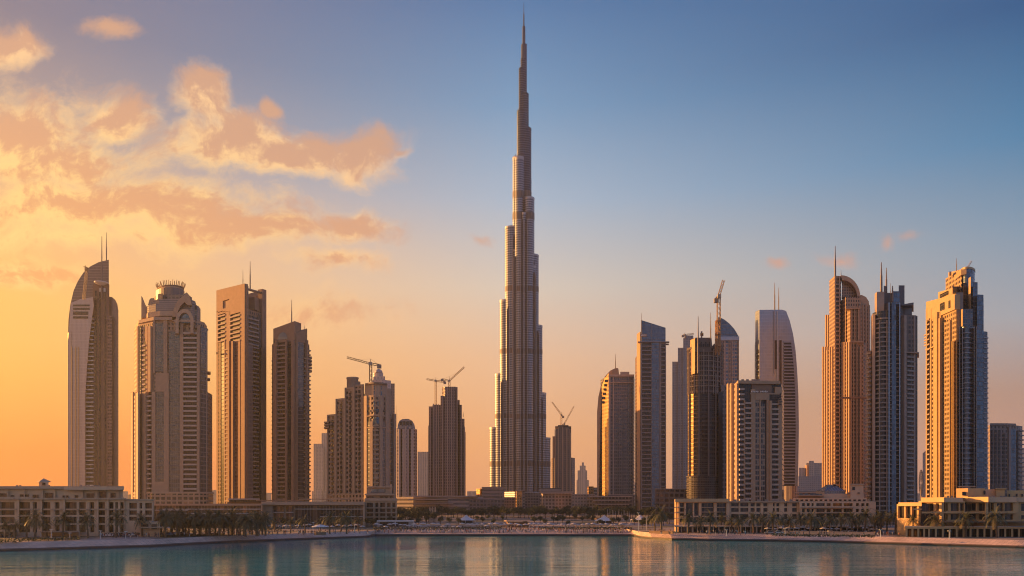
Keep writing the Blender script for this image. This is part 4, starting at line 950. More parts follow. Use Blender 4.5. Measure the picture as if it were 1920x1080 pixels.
def oval():
    D = 1500; e = bpy.data.objects.new('lattice_wheel', None); col.objects.link(e); X = lambda p: (p-960)/F*D; Z = lambda y: EYE+(HZ-y)/F*D
    O = (X(1726), D, GZ); e.location = O; put(e, label='faint upright lattice wheel seen between two dark towers', category='wheel')
    b = MB(); n = 22; A = [(X(1727+4*math.cos(2*math.pi*i/n)), Z(905+24*math.sin(2*math.pi*i/n))) for i in range(n)]; I = [(X(1727+2.6*math.cos(2*math.pi*i/n)), Z(905+20*math.sin(2*math.pi*i/n))) for i in range(n)]
    for i in range(n):
        j = (i+1) % n; b.tube((A[i][0],D,A[i][1]), (A[j][0],D,A[j][1]), .7, .7, 4); b.tube((I[i][0],D,I[i][1]), (I[j][0],D,I[j][1]), .5, .5, 4)
        b.tube((A[i][0],D,A[i][1]), (I[j][0],D,I[j][1]), .35, .35, 3); b.tube((I[i][0],D,I[i][1]), (I[(i+n//2)%n][0],D,I[(i+n//2)%n][1]), .2, .2, 3)
    b.build('rim', STEEL, e, O); b = MB(); b.tube((X(1722),D-6,GZ), (X(1727),D,Z(905)), .8, .6, 5); b.tube((X(1732),D+6,GZ), (X(1727),D,Z(905)), .8, .6, 5); b.build('support', STEEL, e, O)
oval()
# ================================================================ water, quays, ground
def wd(px, y, z=0.0): D = (EYE-z)*F/(y-HZ); return ((px-960)/F*D, D)
coast = [(-700,1044,5),(-300,1040,5),(0,1033.5,5),(80,1031.5,5),(160,1029,5),(280,1025.5,5),(360,1021,5),(440,1017,5),(500,1014.5,5),(560,1012.3,5),(620,1010,5),(660,1008.6,5),(684,1007.6,6),(693,1006.8,10),(698,1005.6,26),
 (705,1005,36),(800,1005,36),(900,1005,36),(1000,1005,36),(1100,1005,36),(1180,1005,36),(1189,1005.3,30),(1193,1006.2,12),(1202,1008.2,6),(1222,1010.4,5),(1260,1012.4,5),(1330,1013.6,5),(1440,1014.6,5),(1560,1017,5),(1700,1021.2,5),(1920,1027.5,5),(2300,1035,5),(2800,1042,5)]
C0 = []
for (a, b_) in zip(coast, coast[1:]):
    for k in range(4):
        f = k/4; px = a[0]+(b_[0]-a[0])*f; y = a[1]+(b_[1]-a[1])*f; ww = a[2]+(b_[2]-a[2])*f
        x, D = wd(px, y); C0.append((x, D, ww))
rows = []
for x, D, ww in C0:
    far = ww > 14
    rows.append([(x,D+.4,-1.2),(x,D+.2,.45),(x,D+.5,.8 if not far else 1.0),(x*(1+.2/D),D+ww,2.5 if not far else 2.5),(x,D+ww+.8,GZ)])
def strip(name, i, j, m, **k):
    b = MB(); u = 0
    for A, Q in zip(rows, rows[1:]):
        L = math.dist(A[0], Q[0]); h = math.dist(A[i], A[j])
        b.face([A[i], Q[i], Q[j], A[j]], [(u,0),(u+L,0),(u+L,h),(u,h)]); u += L
    put(b.build(name, m), **k)
def pavemat():
    m = bpy.data.materials.new('quay_paving'); m.use_nodes = True; N = NT(m.node_tree)
    b = N.n('ShaderNodeBsdfPrincipled'); o = N.n('ShaderNodeOutputMaterial'); N.link(b.outputs[0], o.inputs[0])
    tc = N.n('ShaderNodeTexCoord'); br = N.n('ShaderNodeTexBrick'); N.link(tc.outputs['UV'], br.inputs['Vector'])
    br.inputs['Scale'].default_value = 1; br.inputs['Brick Width'].default_value = 1.6; br.inputs['Row Height'].default_value = .8; br.inputs['Mortar Size'].default_value = .05
    br.inputs['Color1'].default_value = (.88,.62,.47,1); br.inputs['Color2'].default_value = (.72,.50,.38,1); br.inputs['Mortar'].default_value = (.2,.15,.13,1)
    nz = N.noise(tc.outputs['Object'], .12, 5, .6); c = N.mix(1.0, br.outputs[0], N.ramp(nz, [(.3,(.75,.75,.75,1)),(.7,(1.15,1.12,1.1,1))]), 'MULTIPLY')
    N.link(c, b.inputs['Base Color']); b.inputs['Roughness'].default_value = .8; return m
PAVE = pavemat()
strip('quay_wall', 0, 1, mat('wet_stone', (.045,.035,.03), .5), kind='structure'); strip('quay_edge', 1, 2, mat('damp_stone', (.16,.11,.09), .7), kind='structure')
strip('quay_slope', 2, 3, PAVE, kind='structure')
strip('promenade', 3, 4, mat('kerb_stone', (.5,.4,.34), .8), kind='structure')
def groundmat():
    m = bpy.data.materials.new('sandy_ground'); m.use_nodes = True; N = NT(m.node_tree)
    b = N.n('ShaderNodeBsdfPrincipled'); o = N.n('ShaderNodeOutputMaterial'); N.link(b.outputs[0], o.inputs[0])
    tc = N.n('ShaderNodeTexCoord'); n1 = N.noise(tc.outputs['Object'], .03, 6, .6); n2 = N.noise(tc.outputs['Object'], .6, 4, .6)
    c = N.ramp(n1, [(.36,(.06,.065,.03,1)),(.46,(.16,.13,.08,1)),(.54,(.38,.28,.22,1)),(.7,(.48,.36,.30,1))])
    c = N.mix(.35, c, N.ramp(n2, [(.3,(.5,.5,.5,1)),(.7,(1.2,1.2,1.2,1))]), 'MULTIPLY')
    N.link(c, b.inputs['Base Color']); b.inputs['Roughness'].default_value = .9; return m
b = MB()
for A, Q in zip(rows, rows[1:]):
    ka, kq = 10000/A[4][1], 10000/Q[4][1]
    b.face([A[4], Q[4], (Q[4][0]*kq, 10000, GZ), (A[4][0]*ka, 10000, GZ)])
put(b.build('ground', groundmat()), kind='structure')
def watermat():
    m = bpy.data.materials.new('lake_water'); m.use_nodes = True; N = NT(m.node_tree)
    b = N.n('ShaderNodeBsdfPrincipled'); o = N.n('ShaderNodeOutputMaterial'); N.link(b.outputs[0], o.inputs[0])
    tc = N.n('ShaderNodeTexCoord'); P = tc.outputs['Object']
    big = N.noise(N.v('MULTIPLY', P, (1,1.6,1)), .018, 3, .5)
    N.link(N.mix(big, (.0,.17,.20,1), (.0,.46,.48,1)), b.inputs['Base Color'])
    b.inputs['IOR'].default_value = 1.7; b.inputs['Specular IOR Level'].default_value = .9; b.inputs['Roughness'].default_value = .035
    w1 = N.noise(N.v('MULTIPLY', P, (.12,1.2,1)), 1.0, 3, .55); w2 = N.noise(N.v('MULTIPLY', P, (.07,1,1)), .22, 3, .55)
    h = N.m('ADD', N.m('MULTIPLY', w1, .15), N.m('MULTIPLY', w2, .36))
    bp = N.n('ShaderNodeBump'); bp.inputs['Strength'].default_value = 1; bp.inputs['Distance'].default_value = .55
    N.link(N.m('MULTIPLY', h, N.rng(big, .3, .7, .7, 1.2)), bp.inputs['Height']); N.link(bp.outputs[0], b.inputs['Normal'])
    return m
b = MB(); b.face([(-900,-55,0),(900,-55,0),(900,420,0),(-900,420,0)]); put(b.build('water', watermat()), kind='structure')
b = MB(); b.face([(-900,-55,-1.1),(900,-55,-1.1),(900,420,-1.1),(-900,420,-1.1)]); put(b.build('lake_bed', mat('lake_bed', (.05,.06,.05))), kind='structure')

# ================================================================ low buildings on the quays
def facade(t, a, c, rows, spans, m, y0=None, y1=None, out=1.3, gl=DGL, wname='window', mull=None):
    """wall with real openings: bands between window rows, piers between openings, one pane per opening"""
    P = lambda px: t.on(a, c, px)
    b = MB()
    def slab(p, q, ylo, yhi):
        A, Q = Vector(t.P(*P(p))), Vector(t.P(*P(q))); n = t.nrm(A, Q); dd = min(a[1], c[1])
        pts = [A+n*out, Q+n*out, Q+n*.02, A+n*.02]; b.prism([(v.x, v.y) for v in pts], t.O[2] if ylo is None else t.Z(ylo, dd), t.Z(yhi, dd))
    x0, x1 = a[0], c[0]; top = y1; prev = y1
    for (yt, yb) in rows:
        if yt > prev: slab(x0, x1, yt, prev)
        edges = [x0]+[e for s_ in spans for e in s_]+[x1]
        for i in range(0, len(edges), 2):
            if edges[i+1]-edges[i] > .05: slab(edges[i], edges[i+1], yb, yt)
        prev = yb
    slab(x0, x1, y0, prev)
    t.fin(b, 'facade_wall', m)
    for (yt, yb) in rows:
        for p, q in spans: t.panel(wname, P(p), P(q), yt, gl, yb, .25, .0)
    return t
CREAM = mat('cream_render', (.76,.51,.33), .8); CREAM2 = mat('sunlit_cream_render', (.6,.41,.24), .8)  # second cream is warmed in colour as if by evening sun
HGL = fac('hotel_glass', (.16,.12,.10), (.035,.035,.04), 30, 1.5, .9, .98, .1, .3, jit=.5, curtain=.2, mull=0)
def hotel_left():
    t = B('apartment_hotel', 310, 120, 'long cream apartment hotel with deep loggias and a small rooftop cupola beside the water', 'building')
    a, c = (-160,0), (236,0)
    t.prism('wall', [(-160,.02),(236,.02),(236,22),(-160,22)], 937, [CREAM, ROOF])
    sp = [(-150,-130),(-120,-90),(-80,-60),(-50,-38),(-30,-4),(4,31),(38,60),(65,73),(82,98),(106,115),(124,147),(151,164),(171,180),(186,200),(206,216),(219,224),(228,235)]
    facade(t, a, c, [(941.5,954),(956.5,965.5),(969,981),(984,998)], sp, CREAM, y1=934.5, gl=HGL)
    for q in (34,77,120,183,202): t.box('pilaster', q-1.6, q+1.6, 935.5, CREAM, d0=-2.0, d1=-1.25)
    for p, q in sp[5:]: t.box('balcony', p-1, q+1, 953.6, STONE2, y0=956.6, d0=-2.3, d1=-1.32)
    t.box('cornice', -160, 237, 933.5, STONE2, y0=936.6, d0=-2.5, d1=.5)
    t.prism('penthouse', [(-160,5),(231,5),(231,20),(-160,20)], 914, [CREAM, ROOF], y0=937)
    for p, q, y in ((-30,-10,925),(0,12,925),(20,26,928.5),(37,44,927),(47,54,927),(61,72,927.5),(84,99,924),(117,121,929),(124,128,929),(140,146,928.5),(162,176,925),(186,199,921.5),(207,216,924)):
        t.box('window', p, q, y, HGL, y0=933, d0=4.7, d1=5.2)
    for q in (14,45,79,102,154,181,221): t.box('pilaster', q, q+1.6, 915, CREAM, y0=934, d0=4.2, d1=5)
    t.box('roof_slab', -160, 232, 911.5, STONE2, y0=916.5, d0=3.4, d1=21); t.box('roof_slab', 120, 232.5, 912.5, CREAM, y0=918.5, d0=2.4, d1=3.4); t.box('planter', -30, 60, 931.5, STONE2, y0=934, d0=-1.8, d1=-1.2)
    for q in (30,36,90,150,165,176,183): t.box('roof_plant', q, q+4+q%3, 909.6, CONC, y0=912, d0=8, d1=11)
    # cupola
    b = MB(); b.prism([t.P(73,7),t.P(91,7),t.P(91,11),t.P(73,11)], t.Z(911.6,7), t.Z(903.5,7)); cu = t.fin(b, 'cupola', CREAM)
    b = MB(); x, y = t.P(82, 9); r = 11.5*t.D/F*1.2; b.lathe(x, y, [(r,t.Z(904,9)),(r,t.Z(903,9)),(r*.35,t.Z(899,9)),(.25,t.Z(897.6,9)),(.15,t.Z(896.4,9)),(0,t.Z(896.3,9))], 4); o = t.fin(b, 'roof', STONE2, cu); o.matrix_parent_inverse.identity()
    t.box('window', 79, 85, 905, HGL, y0=910, d0=6.8, d1=7.1)
    # lower right wing
    t.prism('wing', [(236,.5),(289,.5),(289,20),(236,20)], 939, [CREAM, ROOF]); facade(t, (236,.4), (289,.4), [(943,953.5),(957,965),(969,976)], [(244,259),(264,269),(274,287)], CREAM, y1=937, out=1.1, gl=HGL)
    t.box('cornice', 236, 290, 935.6, STONE2, y0=938.8, d0=-1.2, d1=1); t.prism('porch', [(262,-6),(300,-6),(300,0),(262,0)], 978, [CREAM, ROOF]); t.box('porch_opening', 268, 278, 983, DGL, y0=992, d0=-6.3, d1=-6); t.box('porch_opening', 284, 294, 983, DGL, y0=992, d0=-6.3, d1=-6)
    t.box('porch_roof', 260, 308, 988, STONE2, y0=990.4, d0=-9, d1=-6)
    t.box('arcade', -40, 28, 994, [CREAM], d0=-8, d1=-1.4, y0=None); 
    for q in range(-36, 26, 9): t.box('arcade_opening', q, q+6.5, 997, DGL, d0=-8.3, d1=-8)
    t.box('terrace_roof', 75, 150, 996.5, STONE2, y0=998, d0=-9, d1=-1.4)
    for q in (76,96,116,148): t.box('terrace_post', q, q+1, 998, WHITE, d0=-9, d1=-8.7)
    t.done()
hotel_left()
def podium_left():
    t = B('glass_podium', 420, 390, 'long low dark glass podium with thin white floor edges behind the palm grove', 'building')
    pg = fac('podium_glass', (.22,.2,.2), (.035,.045,.055), 30, 1.7, .88, 1, .1, .45, jit=.35, curtain=.05)
    t.prism('wall', R4(287,491,0,40), 947, [pg, ROOF]); t.box('roof_slab', 286, 492, 944.5, STONE, y0=948, d0=-1.5, d1=40)
    t.box('floor_edge', 305, 490, 954, WHITE, y0=955.2, d0=-1.6, d1=0); t.box('floor_edge', 315, 475, 962.5, WHITE, y0=963.6, d0=-2.2, d1=0); t.box('floor_edge', 290, 352, 956, WHITE, y0=957, d0=-1.8, d1=-1.6)
    t.box('side_pier', 489, 492, 947, STONE, d0=-2, d1=6); t.done()
    t = B('beige_podium', 430, 590, 'beige low podium with glazed corner bays and a long glass strip beside the stepped block', 'building')
    st = mat('podium_render', (.52,.37,.26)); t.prism('wall', R4(490.5,683,2,36), 941.5, [st, ROOF]); t.box('roof_slab', 490, 684, 940.5, st, y0=946.8, d0=-1.6, d1=1.9)
    t.box('pier', 491.5, 511, 946.8, st, d0=.4, d1=2)
    for a, b_ in ((513,532),(536,550)):
        for y0, y1 in ((960,949),(969,961.5),(980,970.5)): t.box('window', a, b_, y1, pg, y0=y0, d0=1.2, d1=2)
        t.box('floor_edge', a-.5, b_+.5, 960, WHITE, y0=961, d0=.6, d1=2)
    t.box('glass_strip', 553, 680, 948, pg, y0=988, d0=1.0, d1=2); t.box('floor_edge', 553, 681, 954, WHITE, y0=955, d0=.2, d1=1); t.box('floor_edge', 600, 681, 968.5, WHITE, y0=969.4, d0=0, d1=1); t.box('side_pier', 680.5, 684, 946.8, st, d0=-.6, d1=2)
    t.box('stair', 500, 512, 943, st, y0=946, d0=-2, d1=-1.6); t.done()
    t = B('terrace_restaurant', 560, 520, 'low brown terrace roofs at the foot of the round window tower', 'building')
    t.prism('wall', R4(426,566,0,20), 941, [BROWN, ROOF]); t.box('roof_slab', 428, 487, 934.5, mat('t3_rail', (.5,.4,.3)), y0=937, d0=-4, d1=20); t.box('glazing', 430, 485, 937, DGL, y0=941.5, d0=-2, d1=0); t.box('roof_slab', 480, 570, 937.5, BROWN, y0=939.5, d0=-5, d1=20); t.prism('awning', [(560,-6),(640,-8),(656,-4),(650,6),(560,6)], 935, STONE2, y0=936.5); t.done()
podium_left()
def block_mid():
    t = B('loggia_block', 460, 715, 'beige seven storey block with open loggias under the stepped apartment tower', 'building')
    wl = mat('t5_render', (.46,.33,.23)); t.prism('wall', R4(684,744,0,24), 934, [wl, ROOF])
    facade(t, (684,0), (744,0), [(942.5,951),(953.5,960),(962,968),(970.5,978)], [(688,700),(704,710),(713,723),(726,733),(736,742)], wl, y1=937.5, out=1.2, gl=HGL)
    for y in (952,961,969.3): t.box('balcony', 685, 745, y, STONE2, y0=y+1.3, d0=-2, d1=-1.25)
    t.prism('upper_storey', R4(686,739,3,20), 925.5, [wl, ROOF], y0=934)
    t.box('cornice', 684, 740, 926, STONE2, y0=928.6, d0=.6, d1=5); t.box('cornice', 683, 745, 936, STONE2, y0=939, d0=-2, d1=3)
    for p, q in ((688,700),(712,718),(721,727),(731,737)): t.box('window', p, q, 930.5, HGL, y0=935.8, d0=2.6, d1=3)
    t.prism('top_storey', R4(689,735,6,18), 913, [wl, ROOF], y0=926); t.box('window', 696, 722, 917, BGL, y0=923.5, d0=5.6, d1=6); t.box('roof_slab', 688, 736, 911.8, STONE2, y0=914, d0=4.4, d1=18); t.box('pier', 731, 735, 908, wl, y0=926, d0=5.4, d1=8)
    t.done()
block_mid()
def hotel_right():
    t = B('quay_hotel', 357, 1420, 'long cream quay hotel of square bays above an arcade, its near end lit orange', 'building')
    t.prism('wall', [(1269.5,8),(1272,1),(1365,1),(1365,24),(1274,24)], 940, [HGL, ROOF])
    facade(t, (1270.5,1), (1366,1), [(943,967),(969.5,979)], [(1274,1281.5),(1285,1298),(1300.5,1309),(1314,1337),(1342.5,1360.5)], CREAM, y1=936, gl=HGL)
    t.panel('side_wall', (1268,9), (1270.5,1), 936, CREAM2, None, .8)
    t.box('roof_slab', 1266, 1367, 935, CREAM2, y0=941, d0=-2.6, d1=22)
    for p, q in ((1266.5,1282),(1314,1337),(1342,1361)):
        for y in (950.5,959.5): t.box('floor_edge', p, q, y, STONE2, y0=y+1.2, d0=-.6, d1=.4)
    for y in (950.5,961,971,984.5): t.box('balcony', 1264.6, 1284, y, CREAM2, y0=y+1.4, d0=-3.2, d1=-.4)
    t.prism('long_wing', R4(1366,1498,3,24), 943, [CREAM, ROOF])
    facade(t, (1366,3), (1498,3), [(943.5,949.5),(952.5,959.5),(964,973)], [(1370,1384),(1387,1402),(1406,1414),(1417,1425),(1430,1438),(1448,1451.5),(1454.5,1460),(1469,1475),(1484,1493)], CREAM, y1=941, out=1.0, gl=HGL)
    t.box('roof_slab', 1366, 1640, 939.6, STONE2, y0=942, d0=.6, d1=24)
    for q in (1375,1398,1420,1434,1452,1466,1480): t.box('roof_plant', q, q+6, 936.4, CONC, y0=940, d0=10, d1=14)
    t.prism('east_wing', R4(1498,1640,1,24), 943, [CREAM, ROOF])
    facade(t, (1498,1), (1640,1), [(943.5,949),(954,960),(963,970)], [(1502,1508),(1511,1517),(1520,1524),(1529,1545),(1548,1556),(1560,1577),(1580,1597),(1603,1609),(1613,1619),(1622,1627)], CREAM, y1=941, out=1.1, gl=HGL)
    t.box('balcony', 1500, 1600, 950.3, STONE2, y0=952.4, d0=-1.6, d1=-.1); t.box('balcony', 1533, 1594, 961, STONE2, y0=962.2, d0=-1.6, d1=-.1)
    # arcade along the quay
    t.box('arcade_roof', 1265, 1640, 985.6, CREAM, y0=988, d0=-14, d1=1)
    for i, q in enumerate(range(1267, 1640, 10)): t.box('arcade_column', q, q+(3.2 if i % 3 == 0 else 1.8), 988, CREAM2 if q < 1290 else CREAM, d0=-13.6, d1=-12.8)  # columns of the sunlit end take the warmer cream
    t.box('shop_front', 1272, 1636, 988, HGL, d0=-9, d1=-8)
    t.done()
    t = B('domed_hotel', 430, 1560, 'cream terraced hotel with a grey glass hipped dome and a square stair block', 'building')
    t.prism('wall', R4(1487,1625,0,30), 934, [CREAM, ROOF]); t.prism('upper_storey', R4(1541,1620,4,24), 925.5, [CREAM, ROOF], y0=934); t.prism('terrace', R4(1497,1545,3,24), 928.5, [STONE2, ROOF], y0=934)
    t.box('stair_block', 1594.5, 1619, 908, CREAM, d0=2, d1=16); t.box('window', 1598, 1603, 913, HGL, y0=919, d0=1.7, d1=2); t.box('cornice', 1593.5, 1620, 907, STONE2, y0=909.3, d0=1.2, d1=17)
    b = MB(); x0, x1 = t.X(1546,6), t.X(1585,6); y0_, y1_ = t.D+6, t.D+18; zb, zm, zt = t.Z(925.4,6), t.Z(920,6), t.Z(911,6); k = (x1-x0)
    base = [(x0,y0_),(x1,y0_),(x1,y1_),(x0,y1_)]; b.prism(base, zb, zm)
    up = [(x0+k*.28,y0_+4),(x1-k*.28,y0_+4),(x1-k*.28,y1_-4),(x0+k*.28,y1_-4)]
    for i in range(4):
        j = (i+1) % 4; b.face([(*base[i],zm),(*base[j],zm),(*up[j],zt),(*up[i],zt)], [(0,0),(9,0),(7,5),(2,5)])
    b.prism(up, zt, zt+.8); t.fin(b, 'glass_dome', fac('dome_glass', (.34,.3,.3), (.2,.2,.22), 1.3, 1.3, .85, .85, .2, .5, jit=.15, wr=.5))
    t.box('finial', 1562.5, 1568, 907.5, STONE2, y0=911, d0=10, d1=13)
    for y in (923,929): t.box('terrace_edge', 1490, 1545, y, STONE2, y0=y+1.2, d0=-1+y*0, d1=3)
    for q in (1505,1515,1590,1608): t.box('terrace_plant_box', q, q+4, 923, BROWN, y0=926, d0=1, d1=3)
    for q in range(1492, 1620, 9): t.box('window', q, q+5, 936.5, HGL, y0=940, d0=-.3, d1=0)
    t.done()
hotel_right()
def hotel_gold():
    t = B('sunlit_hotel', 312, 1800, 'wide golden sunlit hotel with stepped bays, rooftop huts and a colonnade by the quay', 'building')
    w2 = mat('sunlit_gold_render', (.64,.41,.20), .75)  # evening sun put into this tone; flat parapets stay cream
    t.prism('wall', [(1689,14),(1728,4),(1728,1.5),(2060,1.5),(2060,26),(1690,26)], 945, [HGL, ROOF])
    # faces turned a little to the evening sun alternate with flat ones
    def bay(a, c, rows, spans, y1, out=1.2, m=w2): facade(t, a, c, rows, spans, m, y1=y1, out=out, gl=HGL)
    bay((1686,13), (1727,2), [(949,972)], [(1688.5,1700),(1702.5,1712),(1714,1724)], 945)
    t.prism('roof_slab', [(1684.5,10.6),(1728,-.8),(1728,20),(1686,20)], 942, w2, y0=949)
    t.box('balcony', 1711, 1728, 953.5, w2, y0=956, d0=-.2, d1=2)
    R2 = [(943.5,958),(964,974.5)]
    bay((1727,8), (1770,-3), R2, [(1731,1742),(1745,1755),(1759,1765)], 939)
    bay((1770,0), (1806,0), R2, [(1771,1774),(1779.5,1795),(1797,1804.5)], 939)
    bay((1806,6), (1853,-5), R2, [(1809,1816),(1823,1834),(1837,1851)], 939)
    bay((1853,0), (1906,0), R2, [(1854,1860),(1865.5,1878),(1880,1896)], 939)
    bay((1906,2), (2058,2), [(944,958),(966,974)], [(1911,1925),(1930,1950),(1960,1980),(1990,2010),(2020,2040)], 939)
    for a, c, y in (((1727,5.4),(1770,-6.4),932.5),((1806,3.4),(1853,-8.4),931.5)):
        t.prism('parapet', [a, c, (c[0],c[1]+12), (a[0],a[1]+12)], y, w2, y0=941.5)
    t.prism('parapet', [(1770,-2.6),(1806,-2.6),(1806,10),(1770,10)], 933, CREAM, y0=941.6); t.prism('parapet', [(1853,-2.6),(1906,-2.6),(1906,10),(1853,10)], 932, CREAM, y0=941.6); t.prism('parapet', [(1906,-.6),(2060,-.6),(2060,10),(1906,10)], 932.6, CREAM, y0=941.6)
    for a, c in ((1728,1770),(1770,1806),(1806,1855),(1853,1906)): t.box('floor_edge', a, c, 959.5, w2, y0=962.5, d0=-4 if a in (1806,) else -3, d1=-.5)
    t.prism('rooftop_hut', [(1793,9),(1815,5),(1847,5),(1847,16),(1795,18)], 915.5, w2, y0=934); t.box('window', 1804, 1812, 922, HGL, y0=929, d0=5.6, d1=7.4); t.prism('hut_roof', R4(1796,1829,7,8), 911.5, STONE2, y0=912.8); t.box('window', 1844, 1848, 920, HGL, y0=927, d0=4.7, d1=5)
    t.box('rooftop_link', 1847, 1870, 917.5, CREAM, y0=934, d0=7, d1=14); t.box('rooftop_hut', 1868, 1884, 917, w2, y0=934, d0=4, d1=12); t.box('hut_roof', 1866.5, 1887, 915.5, w2, y0=917.2, d0=3, d1=13)
    t.box('rooftop_hut', 1888, 2060, 919.5, w2, y0=934, d0=8, d1=18)
    for q in (1891,1905,1915): t.box('window', q, q+3, 926, HGL, y0=931, d0=7.7, d1=8)
    for q in (1776,1783,1822,1828,1858,1862,1875,1880,1900): t.box('roof_plant', q, q+4, 929.5, CONC, y0=932.6, d0=1, d1=3)
    # colonnade
    t.prism('colonnade_roof', R4(1697,2060,-13,12), 987.5, [w2, ROOF], y0=991.5)
    for i, q in enumerate(list(range(1698, 1740, 11))+list(range(1740, 2060, 13))): t.box('column', q, q+3.6, 991.5, w2, d0=-12.6, d1=-11.6)
    t.box('shop_front', 1701, 2050, 991.5, HGL, d0=-9, d1=-8)
    t.prism('terrace_awning', R4(1770,1930,-6,6), 978, BROWN, y0=979.5)
    t.done()
hotel_gold()

# ---------------------------------------------------------------- malls and blocks around the supertall's foot
BAND = fac('banded_office', (.46,.38,.34), (.13,.11,.11), 4.4, 40, 1, .5, .25, .3, jit=.2, curtain=0)
GRID = fac('grid_office', (.42,.33,.29), (.12,.10,.10), 4.4, 4.4, .62, .6, .25, .3, jit=.35, curtain=.05)
DGR = fac('dark_grid_office', (.25,.2,.18), (.06,.055,.06), 4, 4, .7, .62, .2, .4, jit=.5)
LIT = fac('sunlit_tint_glass', (.62,.36,.16), (.6,.36,.14), 4, 3, .7, .7, .15, .85, wr=.35, wm=.5, jit=.3, curtain=0)  # orange sun reflection put into the glass colour
def low(name, D, px, label, blocks, bands=(), cat='building'):
    t = B(name, D, px, label, cat)
    for i, (p, y, m) in enumerate(blocks): t.prism('wall' if i == 0 else 'wing', p, y, [m, ROOF])
    for a, b_, y, y0, d in bands: t.box('roof_edge', a, b_, y, mat('edge_stone', (.5,.4,.34)), y0=y0, d0=d, d1=d+6)
low('curved_mall', 900, 825, 'long low mall with sweeping horizontal bands below the dark stepped tower', [([(744,20),(775,4),(840,-4),(906,2),(906,50),(744,50)], 931, BAND), ([(880,-2),(946,4),(946,50),(880,50)], 936, DGR)], [(760,895,929.5,931.5,-5),(765,840,936,937.3,-7),(770,850,944,945.2,-8)])
low('banded_block', 1050, 922, 'pale office block with white horizontal bands at the left foot of the supertall', [(R4(904,946,0,30), 914, BAND), (R4(937,946,-4,20), 921, GRID)], [(903,947,913,914.5,-1)])
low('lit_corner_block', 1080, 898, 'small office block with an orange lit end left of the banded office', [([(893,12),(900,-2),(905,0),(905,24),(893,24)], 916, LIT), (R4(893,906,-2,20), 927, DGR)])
low('amber_block', 1120, 974, 'small tower block tinted sunlit orange at the centre foot of the supertall', [([(967,20),(969,0),(979,2),(979,30),(967,30)], 920, LIT), (R4(979,984,3,24), 920, GRID), (R4(966,986,-6,20), 951, GRID)], [(967,984,918.6,920.4,-1)])
low('dark_podium', 1150, 990, 'dark glass podium wrapping the foot of the supertall', [(R4(944,1030,10,30), 932, DGR), (R4(984,1014,0,20), 924, DGR), (R4(1010,1052,4,30), 915, BAND)])
low('round_end_block', 1020, 1050, 'low office block with a rounded roof edge right of the supertall foot', [([(1013,8),(1018,-2),(1040,-6),(1073,0),(1073,30),(1013,30)], 925, GRID), (R4(1012,1076,6,20), 921.5, BAND)], [(1016,1074,924,925.6,-8)])
low('pink_grid_block', 980, 1092, 'low pink lit grid block between the supertall and the curved golden tower', [(R4(1072,1115,0,30), 927.5, fac('pink_grid', (.5,.36,.29), (.2,.15,.13), 4, 3.6, .5, .5, jit=.3))], [(1072,1116,926.5,928,-1)])
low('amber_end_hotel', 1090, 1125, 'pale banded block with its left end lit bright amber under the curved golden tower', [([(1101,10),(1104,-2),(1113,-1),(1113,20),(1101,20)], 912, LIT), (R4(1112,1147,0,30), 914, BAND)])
low('long_mall', 930, 1150, 'long dark mall with a flat overhanging roof under the curved golden and blue towers', [([(1100,10),(1120,0),(1188,0),(1188,40),(1100,40)], 932, DGR), (R4(1140,1190,6,30), 927, BAND)], [(1104,1186,930,932,-3),(1112,1182,938,939.5,-5),(1115,1180,945,946.3,-7)])
low('dark_office_block', 640, 1258, 'dark gridded office block between the blue slanted tower and unfinished round tower', [(R4(1228,1292,0,30), 917, DGR), (R4(1236,1285,-3,20), 923, DGR)], [(1228,1293,916,917.6,-1)])
low('round_podium', 800, 1483, 'grey ribbed drum podium at the foot of the tapered silver tower', [([(1470,6),(1474,-2),(1484,-5),(1493,-2),(1497,6),(1497,30),(1470,30)], 911, fac('drum_ribs', (.42,.34,.3), (.16,.13,.13), 20, 2.2, .55, 1, .3, .3, jit=.1)), (R4(1497,1545,6,30), 921, BAND)])
low('grey_hall', 620, 1520, 'low grey hall roof behind the domed hotel', [(R4(1498,1560,0,20), 922, FAR4)], [(1496,1545,921,922.3,-1)])
# a scatter of faraway houses along the horizon
for i, (a, b_, y) in enumerate([(226,240,921),(236,247,927),(398,406,919),(400,409,925),(498,509,924),(876,893,921),(884,894,924),(1104,1112,919),(1186,1192,905),(1720,1733,925),(1852,1860,900),(1915,1960,840)]):
    t = B('distant_house', 2500+i*37, (a+b_)/2, 'small faded buildings low on the horizon in gaps between the towers', 'building', 'faded buildings low on the horizon')
    t.prism('wall', R4(a, b_, 0, 30), y, [FAR1, ROOF])
# ================================================================ planting, people and small things
def pos(px, y, z=GZ): D = (EYE-z)*F/(y-HZ); return ((px-960)/F*D, D, z)
def thing(name, loc, label, cat, group=None):
    e = bpy.data.objects.new(name, None); col.objects.link(e); e.location = loc; put(e, label=label, category=cat, group=group); return e
def copytree(o, loc, rz=0, sc=1, label=None, group=None):
    c = o.copy(); col.objects.link(c); c.location = loc; c.rotation_euler = (0,0,rz); c.scale = (sc,)*3
    if label: c['label'] = label
    if group: c['group'] = group
    for ch in list(o.children):
        k = ch.copy(); col.objects.link(k); k.parent = c
        for g in list(ch.children): q = g.copy(); col.objects.link(q); q.parent = k
    return c
FROND = mat('palm_frond', (.085,.095,.04), .55, var=.35, scale=1.2); FROND2 = mat('dry_frond', (.16,.12,.055), .7, var=.3, scale=1.2); BARK = mat('palm_bark', (.16,.11,.075), .9, var=.3, scale=3, bump=.5)
LEAF = mat('tree_leaf', (.055,.07,.03), .6, var=.4, scale=.8); WOOD = mat('tree_wood', (.1,.07,.05), .9)
